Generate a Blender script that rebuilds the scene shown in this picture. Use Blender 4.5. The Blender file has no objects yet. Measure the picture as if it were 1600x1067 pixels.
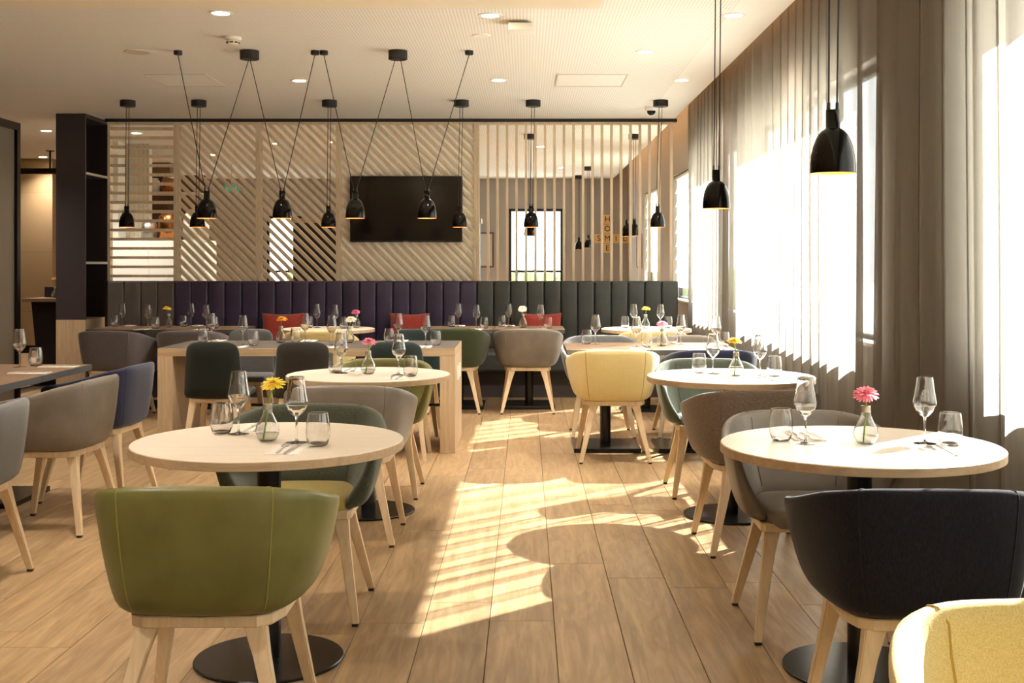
import bpy, bmesh, math, random
from math import sin, cos, pi, radians, sqrt, atan2
from mathutils import Vector, Matrix
random.seed(11)
S = bpy.context.scene
C = S.collection

# ------------------------------------------------------------------ camera
FPX, EYE = 1840.0, 1.349
cam_d = bpy.data.cameras.new('camera'); cam = bpy.data.objects.new('camera', cam_d); C.objects.link(cam)
cam.location = (0, 0, EYE); cam.rotation_euler = (radians(90), 0, 0)
cam_d.sensor_width = 36; cam_d.lens = FPX / 1600 * 36
cam_d.shift_x = -22 / 1600; cam_d.shift_y = -120.5 / 1600
cam_d.clip_start = .05; cam_d.clip_end = 300
S.camera = cam
# ------------------------------------------------------------------ world, sun, exposure
SKY, SUN, SPOT, EXPO = 2.3, 36.0, 66.0, 1.8
w = bpy.data.worlds.new('sky'); S.world = w; w.use_nodes = True
bgn = w.node_tree.nodes['Background']; bgn.inputs[0].default_value = (.97, .985, 1, 1); bgn.inputs[1].default_value = SKY
sd = bpy.data.lights.new('sun', 'SUN'); sd.energy = SUN; sd.color = (1, .975, .935); sd.angle = radians(.55)
sun = bpy.data.objects.new('sun', sd); C.objects.link(sun)
_el, _ta = radians(36.6), .91
_n = sqrt(1 + _ta * _ta)
sdir = Vector((-cos(_el) / _n, -cos(_el) * _ta / _n, -sin(_el)))
sun.rotation_euler = sdir.to_track_quat('-Z', 'Y').to_euler(); sun.location = (9, 12, 9)
S.view_settings.view_transform = 'Standard'; S.view_settings.look = 'None'
S.view_settings.exposure = EXPO; S.view_settings.gamma = 1; S.view_settings.use_curve_mapping = False
cy = S.cycles
cy.use_denoising = True; cy.max_bounces = 32; cy.diffuse_bounces = 6; cy.glossy_bounces = 8
cy.transparent_max_bounces = 48; cy.transmission_bounces = 32; cy.sample_clamp_indirect = 6
cy.caustics_reflective = False; cy.caustics_refractive = True

# ------------------------------------------------------------------ materials
def lin(c):
    return tuple((x / 12.92 if x <= .04045 else ((x + .055) / 1.055) ** 2.4) for x in [v / 255 for v in c]) + (1,)
def new_mat(name):
    m = bpy.data.materials.new(name); m.use_nodes = True
    nt = m.node_tree; return m, nt, nt.nodes['Principled BSDF']
def N(nt, t, **kw):
    n = nt.nodes.new(t)
    for k, v in kw.items(): setattr(n, k, v)
    return n
def plain(name, rgb, rough=.5, metal=0, coat=0, spec=.5, emit=None, estr=0):
    m, nt, b = new_mat(name)
    b.inputs['Base Color'].default_value = lin(rgb); b.inputs['Roughness'].default_value = rough
    b.inputs['Metallic'].default_value = metal; b.inputs['Coat Weight'].default_value = coat
    b.inputs['Specular IOR Level'].default_value = spec
    if emit: b.inputs['Emission Color'].default_value = lin(emit); b.inputs['Emission Strength'].default_value = estr
    return m
def ramp(nt, src, c0, c1, p0=.3, p1=.7):
    r = N(nt, 'ShaderNodeValToRGB'); r.color_ramp.elements[0].position = p0; r.color_ramp.elements[1].position = p1
    r.color_ramp.elements[0].color = c0; r.color_ramp.elements[1].color = c1
    nt.links.new(src, r.inputs[0]); return r.outputs[0]
def coords(nt, scale=(1, 1, 1), rnd=False):
    tc = N(nt, 'ShaderNodeTexCoord'); mp = N(nt, 'ShaderNodeMapping'); mp.inputs['Scale'].default_value = scale
    nt.links.new(tc.outputs['Object'], mp.inputs['Vector'])
    if rnd:
        oi = N(nt, 'ShaderNodeObjectInfo'); ml = N(nt, 'ShaderNodeMath', operation='MULTIPLY'); ml.inputs[1].default_value = 37
        nt.links.new(oi.outputs['Random'], ml.inputs[0]); nt.links.new(ml.outputs[0], mp.inputs['Location'])
    return mp.outputs[0]
def bump(nt, b, h, s, d=.002):
    bp = N(nt, 'ShaderNodeBump'); bp.inputs['Strength'].default_value = s; bp.inputs['Distance'].default_value = d
    nt.links.new(h, bp.inputs['Height']); nt.links.new(bp.outputs[0], b.inputs['Normal'])
def wood(name, c0, c1, axis='z', rough=.5, scale=1.0, plank=False):
    m, nt, b = new_mat(name)
    st = {'x': (2, 26, 26), 'y': (26, 2, 26), 'z': (26, 26, 2)}[axis]
    v = coords(nt, tuple(k * scale for k in st), rnd=True)
    n = N(nt, 'ShaderNodeTexNoise'); n.inputs['Scale'].default_value = 1.6; n.inputs['Detail'].default_value = 6; n.inputs['Roughness'].default_value = .62; n.inputs['Distortion'].default_value = .6
    nt.links.new(v, n.inputs['Vector'])
    col = ramp(nt, n.outputs['Fac'], lin(c0), lin(c1), .32, .68)
    if plank:
        st2 = {'y': (7, .9, 7)}[axis]
        v2 = coords(nt, st2, rnd=True)
        wv = N(nt, 'ShaderNodeTexNoise'); wv.inputs['Scale'].default_value = 1.0; wv.inputs['Detail'].default_value = 3; wv.inputs['Distortion'].default_value = 2.2
        nt.links.new(v2, wv.inputs['Vector'])
        bands = N(nt, 'ShaderNodeMath', operation='MULTIPLY'); bands.inputs[1].default_value = 26
        nt.links.new(wv.outputs['Fac'], bands.inputs[0])
        sn = N(nt, 'ShaderNodeMath', operation='SINE'); nt.links.new(bands.outputs[0], sn.inputs[0])
        mr = N(nt, 'ShaderNodeMapRange'); mr.inputs[1].default_value = -1; mr.inputs[3].default_value = .86; mr.inputs[4].default_value = 1.05
        nt.links.new(sn.outputs[0], mr.inputs[0])
        oi = N(nt, 'ShaderNodeObjectInfo')
        mr2 = N(nt, 'ShaderNodeMapRange'); mr2.inputs[3].default_value = .84; mr2.inputs[4].default_value = 1.1
        nt.links.new(oi.outputs['Random'], mr2.inputs[0])
        mm = N(nt, 'ShaderNodeMath', operation='MULTIPLY'); nt.links.new(mr.outputs[0], mm.inputs[0]); nt.links.new(mr2.outputs[0], mm.inputs[1])
        # occasional dark knots
        v3 = coords(nt, (3.2, 1.6, 1), rnd=True)
        vo = N(nt, 'ShaderNodeTexVoronoi'); vo.inputs['Scale'].default_value = 1.0; nt.links.new(v3, vo.inputs['Vector'])
        kr = N(nt, 'ShaderNodeMapRange'); kr.inputs[1].default_value = .03; kr.inputs[2].default_value = .13; kr.inputs[3].default_value = .72; kr.inputs[4].default_value = 1
        nt.links.new(vo.outputs['Distance'], kr.inputs[0])
        mk = N(nt, 'ShaderNodeMath', operation='MULTIPLY'); nt.links.new(mm.outputs[0], mk.inputs[0]); nt.links.new(kr.outputs[0], mk.inputs[1])
        vm = N(nt, 'ShaderNodeVectorMath', operation='SCALE'); nt.links.new(col, vm.inputs[0]); nt.links.new(mk.outputs[0], vm.inputs['Scale'])
        col = vm.outputs[0]
    nt.links.new(col, b.inputs['Base Color']); b.inputs['Roughness'].default_value = rough
    bump(nt, b, n.outputs['Fac'], .12, .001)
    return m
def fabric(name, c0, c1, scale=420, st=(1, 1, 1), strength=.45, sheen=.25):
    m, nt, b = new_mat(name)
    v = coords(nt, st)
    n = N(nt, 'ShaderNodeTexNoise'); n.inputs['Scale'].default_value = scale; n.inputs['Detail'].default_value = 3; nt.links.new(v, n.inputs['Vector'])
    nt.links.new(ramp(nt, n.outputs['Fac'], lin(c0), lin(c1), .34, .66), b.inputs['Base Color'])
    b.inputs['Roughness'].default_value = .92; b.inputs['Specular IOR Level'].default_value = .2
    b.inputs['Sheen Weight'].default_value = sheen; b.inputs['Sheen Roughness'].default_value = .5
    bump(nt, b, n.outputs['Fac'], strength, .0012)
    return m
def leather(name, c0, c1, rough=.46):
    m, nt, b = new_mat(name)
    v = coords(nt)
    n = N(nt, 'ShaderNodeTexNoise'); n.inputs['Scale'].default_value = 7; n.inputs['Detail'].default_value = 5; nt.links.new(v, n.inputs['Vector'])
    nt.links.new(ramp(nt, n.outputs['Fac'], lin(c0), lin(c1)), b.inputs['Base Color'])
    vo = N(nt, 'ShaderNodeTexVoronoi'); vo.inputs['Scale'].default_value = 330; nt.links.new(v, vo.inputs['Vector'])
    b.inputs['Roughness'].default_value = rough; bump(nt, b, vo.outputs['Distance'], .12, .0006)
    return m
def glass_mat(name, tint=(.97, .98, .97), ior=1.45, extra=0.0, edge=1.0):
    m = bpy.data.materials.new(name); m.use_nodes = True; nt = m.node_tree; nt.nodes.clear()
    o = N(nt, 'ShaderNodeOutputMaterial'); mx = N(nt, 'ShaderNodeMixShader')
    t = N(nt, 'ShaderNodeBsdfTransparent'); t.inputs[0].default_value = tint + (1,)
    g = N(nt, 'ShaderNodeBsdfGlossy'); g.inputs['Roughness'].default_value = .02
    lw = N(nt, 'ShaderNodeLayerWeight'); lw.inputs[0].default_value = .5     # Schlick: the same from both sides of the wall
    pw = N(nt, 'ShaderNodeMath', operation='POWER'); pw.inputs[1].default_value = 4.0; nt.links.new(lw.outputs['Facing'], pw.inputs[0])
    f0 = ((ior - 1) / (ior + 1)) ** 2 + extra
    ad = N(nt, 'ShaderNodeMath', operation='MULTIPLY_ADD'); ad.inputs[1].default_value = .8; ad.inputs[2].default_value = f0; ad.use_clamp = True
    nt.links.new(pw.outputs[0], ad.inputs[0]); nt.links.new(ad.outputs[0], mx.inputs[0])
    tn = N(nt, 'ShaderNodeMix', data_type='RGBA'); tn.inputs['A'].default_value = tint + (1,); tn.inputs['B'].default_value = tuple(v * edge for v in tint) + (1,)
    p2 = N(nt, 'ShaderNodeMath', operation='POWER'); p2.inputs[1].default_value = 6.0; nt.links.new(lw.outputs['Facing'], p2.inputs[0])
    nt.links.new(p2.outputs[0], tn.inputs['Factor']); nt.links.new(tn.outputs['Result'], t.inputs[0])
    nt.links.new(t.outputs[0], mx.inputs[1]); nt.links.new(g.outputs[0], mx.inputs[2]); nt.links.new(mx.outputs[0], o.inputs[0])
    return m
def sheer_mat(name, opac0, opac1, dc, tcol):
    """open weave: threads let less light through the more slanting the ray"""
    m = bpy.data.materials.new(name); m.use_nodes = True; nt = m.node_tree; nt.nodes.clear()
    o = N(nt, 'ShaderNodeOutputMaterial'); mx = N(nt, 'ShaderNodeMixShader'); m2 = N(nt, 'ShaderNodeMixShader')
    t = N(nt, 'ShaderNodeBsdfTransparent'); d = N(nt, 'ShaderNodeBsdfDiffuse'); tr = N(nt, 'ShaderNodeBsdfTranslucent')
    d.inputs[0].default_value = lin(dc); tr.inputs[0].default_value = lin(tcol)
    lw = N(nt, 'ShaderNodeLayerWeight'); lw.inputs[0].default_value = .5
    mr = N(nt, 'ShaderNodeMapRange'); mr.inputs[3].default_value = opac0; mr.inputs[4].default_value = opac1
    nt.links.new(lw.outputs['Facing'], mr.inputs[0])
    v = coords(nt, (1, 260, 2)); n = N(nt, 'ShaderNodeTexNoise'); n.inputs['Scale'].default_value = 1; n.inputs['Detail'].default_value = 2; nt.links.new(v, n.inputs['Vector'])
    ma = N(nt, 'ShaderNodeMapRange'); ma.inputs[3].default_value = -.07; ma.inputs[4].default_value = .07; nt.links.new(n.outputs['Fac'], ma.inputs[0])
    ad = N(nt, 'ShaderNodeMath', operation='ADD'); ad.use_clamp = True
    nt.links.new(mr.outputs[0], ad.inputs[0]); nt.links.new(ma.outputs[0], ad.inputs[1])
    nt.links.new(ad.outputs[0], mx.inputs[0]); m2.inputs[0].default_value = .5
    nt.links.new(d.outputs[0], m2.inputs[1]); nt.links.new(tr.outputs[0], m2.inputs[2])
    nt.links.new(t.outputs[0], mx.inputs[1]); nt.links.new(m2.outputs[0], mx.inputs[2]); nt.links.new(mx.outputs[0], o.inputs[0])
    return m
def perforated(name, rgb):
    m, nt, b = new_mat(name)
    tc = N(nt, 'ShaderNodeTexCoord'); mp = N(nt, 'ShaderNodeMapping'); mp.inputs['Scale'].default_value = (45, 45, 0)
    nt.links.new(tc.outputs['Object'], mp.inputs[0])
    fr = N(nt, 'ShaderNodeVectorMath', operation='FRACTION'); nt.links.new(mp.outputs[0], fr.inputs[0])
    sb = N(nt, 'ShaderNodeVectorMath', operation='SUBTRACT'); sb.inputs[1].default_value = (.5, .5, 0); nt.links.new(fr.outputs[0], sb.inputs[0])
    ln = N(nt, 'ShaderNodeVectorMath', operation='LENGTH'); nt.links.new(sb.outputs[0], ln.inputs[0])
    col = ramp(nt, ln.outputs['Value'], lin(tuple(int(v * .84) for v in rgb)), lin(rgb), .2, .3)
    nt.links.new(col, b.inputs['Base Color']); b.inputs['Roughness'].default_value = .9
    return m
def tiles(name, rgb, mortar, sx, sz, rough=.3):
    m, nt, b = new_mat(name)
    br = N(nt, 'ShaderNodeTexBrick'); br.offset = 0; br.inputs['Color1'].default_value = lin(rgb); br.inputs['Color2'].default_value = lin(tuple(max(0, v - 6) for v in rgb))
    br.inputs['Mortar'].default_value = lin(mortar); br.inputs['Scale'].default_value = 1; br.inputs['Brick Width'].default_value = sx; br.inputs['Row Height'].default_value = sz; br.inputs['Mortar Size'].default_value = .004
    tc = N(nt, 'ShaderNodeTexCoord'); mp = N(nt, 'ShaderNodeMapping'); mp.inputs['Rotation'].default_value = (radians(90), 0, 0)
    nt.links.new(tc.outputs['Object'], mp.inputs[0]); nt.links.new(mp.outputs[0], br.inputs[0])
    nt.links.new(br.outputs[0], b.inputs['Base Color']); b.inputs['Roughness'].default_value = rough
    return m
M = {}
def dens(prof, d=.0005, close=True):
    """support rings close to every corner so that smooth shading keeps the walls flat"""
    out = []; n = len(prof)
    for i in range(n if close else n - 1):
        a, b = prof[i], prof[(i + 1) % n]; L = math.dist(a, b); out.append(a)
        if L > 4 * d:
            for f in (d / L, 1 - d / L): out.append((a[0] + (b[0] - a[0]) * f, a[1] + (b[1] - a[1]) * f))
    if not close: out.append(prof[-1])
    return out
M['plank'] = wood('oak plank', (142, 114, 80), (178, 150, 112), 'y', .36, .55, True)
M['grout'] = plain('dark joint', (86, 70, 54), .8)
M['screed'] = wood('oak floor far', (146, 118, 86), (168, 140, 106), 'y', .45, .5)
M['perf'] = perforated('perforated ceiling board', (246, 243, 238))
M['plaster'] = plain('ceiling plaster', (246, 243, 238), .9)
M['soffit'] = plain('soffit paint', (244, 234, 214), .9)
M['taupe_wall'] = plain('taupe wall paint', (168, 162, 157), .85)
M['cream_wall'] = plain('cream paint', (214, 204, 186), .85)
M['backing'] = plain('off-white backing board', (252, 248, 242), .8)
M['brown_wall'] = plain('brown wall paint', (122, 98, 72), .85)
M['oak'] = wood('light oak', (178, 154, 122), (200, 178, 148), 'z', .5)
M['oak_x'] = wood('light oak lengthwise', (168, 142, 108), (192, 168, 134), 'x', .5)
M['ash'] = wood('pale ash leg', (200, 176, 142), (218, 198, 166), 'z', .45)
M['slat'] = wood('pale oak slat', (206, 186, 156), (224, 206, 180), 'z', .6)
M['tabletop'] = wood('pale oak laminate top', (232, 220, 203), (240, 230, 215), 'x', .3)
M['edge'] = wood('oak table edge', (174, 148, 116), (196, 170, 138), 'x', .45)
M['walnut'] = wood('walnut laminate', (112, 88, 68), (134, 106, 82), 'x', .35)
M['dark_edge'] = plain('dark grey table edge', (74, 74, 74), .45)
M['dark_top'] = plain('dark grey inlay', (88, 82, 78), .4)
M['black'] = plain('black powder coat', (16, 15, 16), .26, 0, 0, .4)
M['gloss_black'] = plain('glossy black enamel', (9, 8, 8), .08, 0, 0, .22)
M['matte_black'] = plain('matt black', (26, 24, 24), .55)
M['shade_in'] = plain('pale lamp inside', (235, 200, 150), .5)
M['bulb'] = plain('lit bulb', (255, 220, 170), .5, emit=(255, 210, 150), estr=6)
M['downlight'] = plain('lit downlight lens', (255, 240, 215), .4, emit=(255, 226, 180), estr=22)
M['white_trim'] = plain('white metal trim', (238, 234, 226), .4)
M['white_gloss'] = plain('white gloss front', (236, 238, 232), .12)
M['aubergine'] = plain('dark aubergine panel', (50, 42, 46), .55)
M['shelf_edge'] = plain('pale shelf edge', (190, 184, 172), .5)
M['steel'] = plain('polished steel', (222, 220, 215), .3, 1)
M['brass'] = plain('copper', (196, 130, 76), .25, 1)
M['ceramic'] = plain('white ceramic', (232, 226, 214), .3)
M['napkin'] = fabric('white napkin', (236, 232, 224), (246, 243, 238), 300, sheen=0, strength=.15)
def crystal(name, share=1.0):
    m = bpy.data.materials.new(name); m.use_nodes = True; nt = m.node_tree; nt.nodes.clear()
    o = N(nt, 'ShaderNodeOutputMaterial'); mx = N(nt, 'ShaderNodeMixShader'); mx.inputs[0].default_value = share
    t = N(nt, 'ShaderNodeBsdfTransparent'); g = N(nt, 'ShaderNodeBsdfGlass'); g.inputs['Roughness'].default_value = 0; g.inputs['IOR'].default_value = 1.5
    nt.links.new(t.outputs[0], mx.inputs[1]); nt.links.new(g.outputs[0], mx.inputs[2]); nt.links.new(mx.outputs[0], o.inputs[0]); return m
M['glass'] = crystal('clear glass')
M['pane'] = glass_mat('window glass', (.93, .95, .94))
M['smoked'] = sheer_mat('ribbed partition glass', .62, .8, (160, 152, 138), (160, 150, 134))
M['water'] = glass_mat('water', (.86, .88, .85), 1.33, .03)
M['stem'] = plain('green stem', (120, 160, 40), .5)
M['yellow_petal'] = plain('yellow petals', (255, 228, 70), .6)
M['orange_petal'] = plain('golden petals', (232, 164, 28), .6)
M['pink_petal'] = plain('pink petals', (236, 138, 160), .6)
M['mauve_petal'] = plain('mauve petals', (206, 100, 140), .6)
M['white_petal'] = plain('white petals', (240, 232, 214), .6)
M['collar'] = plain('pewter collar', (176, 168, 152), .35, .8)
M['sheer'] = sheer_mat('sheer grey curtain', .68, .98, (150, 143, 132), (146, 139, 128))
M['blind'] = sheer_mat('white roman blind', .8, .95, (224, 220, 210), (230, 226, 214))
M['tv_screen'] = plain('black tv screen', (12, 10, 11), .1)
M['logo'] = plain('silver mark', (150, 148, 146), .3, .6)
M['red_cushion'] = fabric('brick red cushion', (138, 50, 42), (160, 66, 56), 120)
M['ban_grey'] = leather('grey leatherette', (74, 68, 66), (84, 78, 75), .5)
M['ban_navy'] = leather('navy leatherette', (44, 37, 62), (54, 46, 74), .5)
M['ban_green'] = leather('black green leatherette', (44, 48, 46), (56, 59, 56), .5)
M['kick'] = plain('dark plinth', (52, 47, 44), .6)
M['olive'] = leather('olive leather', (96, 94, 46), (112, 110, 60), .42)
M['olive_seam'] = plain('olive piping', (138, 132, 62), .5)
M['taupe_leather'] = leather('taupe leather', (100, 92, 82), (118, 109, 98), .45)
M['taupe_seam'] = plain('taupe piping', (132, 120, 108), .5)
M['grey_leather'] = leather('grey leather', (118, 111, 103), (134, 126, 118), .42)
M['grey_seam'] = plain('grey piping', (112, 104, 96), .5)
M['navy_fab'] = fabric('navy wool', (14, 13, 19), (28, 27, 38), 300, (1, 1, .25), sheen=.12)
M['blue_fab'] = fabric('blue wool', (28, 32, 54), (44, 48, 74), 380)
M['dgreen_fab'] = fabric('dark green tweed', (60, 65, 54), (90, 94, 80), 300)
M['bottle_fab'] = fabric('bottle green wool', (42, 50, 30), (62, 70, 44), 380)
M['sage_fab'] = fabric('sage green wool', (82, 92, 82), (112, 121, 109), 360)
M['yellow_fab'] = fabric('yellow wool', (202, 182, 122), (226, 210, 156), 420)
M['yellow_seam'] = plain('yellow piping', (176, 142, 66), .8)
M['brown_fab'] = fabric('brown tweed', (100, 86, 74), (140, 122, 106), 260, (.4, .4, 2.4))
M['grey_fab'] = fabric('charcoal grey wool', (82, 78, 80), (112, 106, 106), 320)
M['slate_fab'] = fabric('slate grey wool', (80, 81, 82), (110, 111, 112), 380)
M['gold_seat'] = fabric('mustard seat fabric', (136, 118, 54), (160, 142, 74), 300)
M['fir_fab'] = fabric('fir green wool', (23, 27, 23), (36, 42, 35), 380)
M['char_fab'] = fabric('dark charcoal wool', (42, 39, 35), (56, 52, 47), 380)
M['teal_fab'] = fabric('dark teal wool', (32, 45, 45), (46, 60, 59), 380)
M['stone'] = tiles('tan stone panels', (150, 126, 94), (128, 104, 76), 1.2, .9, .5)
M['ribbed'] = tiles('pale vertical tiles', (214, 206, 190), (186, 176, 158), .06, 3, .5)
M['green_sign'] = plain('green sign', (40, 130, 84), .4, emit=(60, 130, 100), estr=.25)
M['letter_tile'] = plain('wooden letter tile', (232, 194, 132), .6)
M['ink'] = plain('dark letters', (40, 32, 26), .7)
M['art'] = plain('pale picture sheet', (196, 192, 182), .7)
M['frame_brown'] = plain('brown picture frame', (104, 76, 54), .5)
M['bounce_ground'] = fabric('pale ground for sun bounce', (176, 173, 166), (194, 191, 184), 6, sheen=0)  # ground made pale to bounce sunlight up to the ceiling
M['leafy'] = fabric('hedge leaves', (74, 100, 50), (120, 146, 84), 30)
M['led'] = plain('warm led strip', (255, 214, 160), .5, emit=(255, 190, 120), estr=2)
M['skin_dark'] = plain('dark box', (30, 26, 24), .5)
M['rubber'] = plain('dark glide', (40, 36, 32), .6)

# ------------------------------------------------------------------ mesh helpers
def obj(name, me, mat=None, parent=None, loc=(0, 0, 0), rot=(0, 0, 0), smooth=False):
    if isinstance(me, bmesh.types.BMesh):
        bm = me; me = bpy.data.meshes.new(name); bm.normal_update(); bm.to_mesh(me); bm.free()
    if not me.materials: me.materials.append(None)
    if smooth: me.polygons.foreach_set('use_smooth', [True] * len(me.polygons))
    o = bpy.data.objects.new(name, me); C.objects.link(o)
    if mat is not None:
        for sl in o.material_slots[:1]:
            sl.link = 'OBJECT'; sl.material = mat
    o.location = loc; o.rotation_euler = rot
    if parent: o.parent = parent
    return o
def thing(name, label, cat, loc=(0, 0, 0), rz=0, group=None):
    o = bpy.data.objects.new(name, None); C.objects.link(o); o.location = loc; o.rotation_euler = (0, 0, rz)
    o.empty_display_size = .1
    return tag(o, label, cat, group)
def tag(o, label, cat, group=None):
    o['label'] = label; o['category'] = cat
    if group: o['group'] = group
    return o
def struct(o):
    o['kind'] = 'structure'; return o
def copy_tree(o, parent=None):
    c = o.copy(); C.objects.link(c)
    if parent: c.parent = parent
    for ch in list(o.children): copy_tree(ch, c)
    return c
def box_bm(x0, x1, y0, y1, z0, z1, bev=0, seg=2, bm=None):
    own = bm is None
    if own: bm = bmesh.new()
    r = bmesh.ops.create_cube(bm, size=1)
    vs = r['verts']
    bmesh.ops.scale(bm, vec=(x1 - x0, y1 - y0, z1 - z0), verts=vs)
    bmesh.ops.translate(bm, vec=((x0 + x1) / 2, (y0 + y1) / 2, (z0 + z1) / 2), verts=vs)
    if bev: 
        es = list({e for v in vs for e in v.link_edges})
        bmesh.ops.bevel(bm, geom=es, offset=bev, segments=seg, affect='EDGES', profile=.5)
    return bm
def box(name, x0, x1, y0, y1, z0, z1, mat, parent=None, bev=0, seg=2):
    """box whose own origin sits at its centre"""
    cx, cy_, cz = (x0 + x1) / 2, (y0 + y1) / 2, (z0 + z1) / 2
    return obj(name, box_bm(x0 - cx, x1 - cx, y0 - cy_, y1 - cy_, z0 - cz, z1 - cz, bev, seg), mat, parent, (cx, cy_, cz))
def lathe_bm(prof, n=32, bm=None, c=(0, 0, 0), close=False):
    if bm is None: bm = bmesh.new()
    rings = []
    for r, z in prof:
        if r < 1e-6: rings.append([bm.verts.new((c[0], c[1], c[2] + z))])
        else: rings.append([bm.verts.new((c[0] + r * cos(2 * pi * i / n), c[1] + r * sin(2 * pi * i / n), c[2] + z)) for i in range(n)])
    pairs = list(zip(rings, rings[1:]))
    if close: pairs.append((rings[-1], rings[0]))
    for a, b in pairs:
        for i in range(n):
            j = (i + 1) % n
            if len(a) == 1 and len(b) == 1: continue
            if len(a) == 1: bm.faces.new((a[0], b[j], b[i]))
            elif len(b) == 1: bm.faces.new((a[i], a[j], b[0]))
            else: bm.faces.new((a[i], a[j], b[j], b[i]))
    bmesh.ops.recalc_face_normals(bm, faces=bm.faces)
    return bm
def tube_bm(pts, r, n=8, bm=None, caps=True):
    if bm is None: bm = bmesh.new()
    pts = [Vector(p) for p in pts]; rs = r if isinstance(r, (list, tuple)) else [r] * len(pts)
    rings = []; up0 = None
    for i, p in enumerate(pts):
        d = (pts[min(i + 1, len(pts) - 1)] - pts[max(i - 1, 0)]).normalized()
        a = up0 if up0 is not None else (Vector((0, 0, 1)) if abs(d.z) < .9 else Vector((1, 0, 0)))
        u = d.cross(a).normalized(); v = u.cross(d).normalized(); up0 = v
        rings.append([bm.verts.new(p + rs[i] * (cos(2 * pi * k / n) * u + sin(2 * pi * k / n) * v)) for k in range(n)])
    for a, b in zip(rings, rings[1:]):
        for k in range(n): bm.faces.new((a[k], a[(k + 1) % n], b[(k + 1) % n], b[k]))
    if caps: bm.faces.new(rings[0][::-1]); bm.faces.new(rings[-1])
    bmesh.ops.recalc_face_normals(bm, faces=bm.faces)
    return bm
def prism_bm(poly, h0, h1, axis='z', bm=None):
    if bm is None: bm = bmesh.new()
    f = {'z': lambda a, b, h: (a, b, h), 'y': lambda a, b, h: (a, h, b), 'x': lambda a, b, h: (h, a, b)}[axis]
    A = [bm.verts.new(f(a, b, h0)) for a, b in poly]; B = [bm.verts.new(f(a, b, h1)) for a, b in poly]
    n = len(poly)
    bm.faces.new(A[::-1]); bm.faces.new(B)
    for i in range(n): bm.faces.new((A[i], A[(i + 1) % n], B[(i + 1) % n], B[i]))
    bmesh.ops.recalc_face_normals(bm, faces=bm.faces)
    return bm
def taper_bm(p0, s0, p1, s1, bev=.004, mid=None):
    """square bar from p0 (size s0=(x,y)) to p1"""
    bm = bmesh.new(); rings = []
    seq = [(p0, s0)] + ([mid] if mid else []) + [(p1, s1)]
    for p, s in seq:
        rings.append([bm.verts.new((p[0] + a * s[0] / 2, p[1] + b * s[1] / 2, p[2])) for a, b in ((-1, -1), (1, -1), (1, 1), (-1, 1))])
    for a, b in zip(rings, rings[1:]):
        for k in range(4): bm.faces.new((a[k], a[(k + 1) % 4], b[(k + 1) % 4], b[k]))
    bm.faces.new(rings[0][::-1]); bm.faces.new(rings[-1])
    bmesh.ops.recalc_face_normals(bm, faces=bm.faces)
    if bev: bmesh.ops.bevel(bm, geom=[e for e in bm.edges if abs((e.verts[0].co - e.verts[1].co).z) > .05], offset=bev, segments=2, affect='EDGES')
    return bm
def subsurf(bm, lv=1):
    me = bpy.data.meshes.new('t'); bm.normal_update(); bm.to_mesh(me); bm.free()
    o = bpy.data.objects.new('t', me); C.objects.link(o)
    md = o.modifiers.new('s', 'SUBSURF'); md.levels = lv; md.render_levels = lv
    dg = bpy.context.evaluated_depsgraph_get(); dg.update()
    me2 = bpy.data.meshes.new_from_object(o.evaluated_get(dg))
    bpy.data.objects.remove(o); bpy.data.meshes.remove(me)
    me2.polygons.foreach_set('use_smooth', [True] * len(me2.polygons))
    return me2

# ------------------------------------------------------------------ room dimensions
CEIL, WX, FARY, LX, NEARY = 2.95, 1.90, 22.0, -8.2, -3.0
SCR = 13.0                                        # plane of the slatted screens
# floor: dark screed under separate oak planks
floor = struct(box('floor', LX, 2.2, NEARY, FARY + .2, -.1, -.010, M['grout']))
PW, PL = .2445, 1.54
pl_me = bpy.data.meshes.new('plank'); _b = box_bm(-PW / 2 + .0012, PW / 2 - .0012, -PL / 2 + .0012, PL / 2 - .0012, -.0095, 0, .0012, 1); _b.to_mesh(pl_me); _b.free()
phase = {-2: 4.43, -1: 4.70, 0: 4.456, 1: 5.31, 2: 5.065}
npl = 0
for k in range(-22, 9):
    xc = -.1386 + (k + .5) * PW
    if xc - PW / 2 < -5.4 or xc + PW / 2 > WX + .13: continue
    ph = phase.get(k, random.random() * PL) % PL
    j0 = math.floor((3.3 - ph) / PL)
    # only planks the photograph can show
    ymin = max(3.2, abs(xc) * FPX / (825 if xc < 0 else 780) - PL)
    j = j0
    while ph + j * PL < 12.2:
        if ph + (j + 1) * PL > ymin:
            o = obj('plank', pl_me, M['plank'], floor, (xc - floor.location.x, ph + (j + .5) * PL - floor.location.y, 0 - floor.location.z)); npl += 1
        j += 1
far = bmesh.new()
box_bm(LX, WX + .1, 13.8, FARY, -.0095, 0, bm=far); box_bm(LX, -5.5, 3.2, 13.8, -.0095, 0, bm=far); box_bm(LX, WX + .1, NEARY, 1.6, -.0095, 0, bm=far)
fo = obj('plank_field', far, M['screed'], None); fo.parent = floor; fo.location = -floor.location; fo['kind'] = 'stuff'
# ceiling
EDGE = 1.63
ce = struct(box('ceiling', LX, 1.30, NEARY, FARY, CEIL, CEIL + .12, M['perf']))
struct(box('trim_ceiling_border', 1.30, EDGE, NEARY, FARY, CEIL, CEIL + .12, M['plaster']))
struct(box('trim_cove_top', EDGE - .02, 2.15, NEARY, FARY, CEIL + .28, CEIL + .36, M['plaster']))
struct(box('trim_cove_lip', EDGE - .05, EDGE, NEARY, FARY, CEIL + .12, CEIL + .28, M['plaster']))
struct(box('soffit', LX, .405, NEARY, 6.45, 2.75, CEIL, M['soffit']))
led = tag(box('led_strip', EDGE + .002, EDGE + .022, 1.5, FARY - .4, CEIL + .14, CEIL + .16, M['led']), 'warm light strip hidden in the ceiling slot above the curtain', 'light strip')
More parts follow.
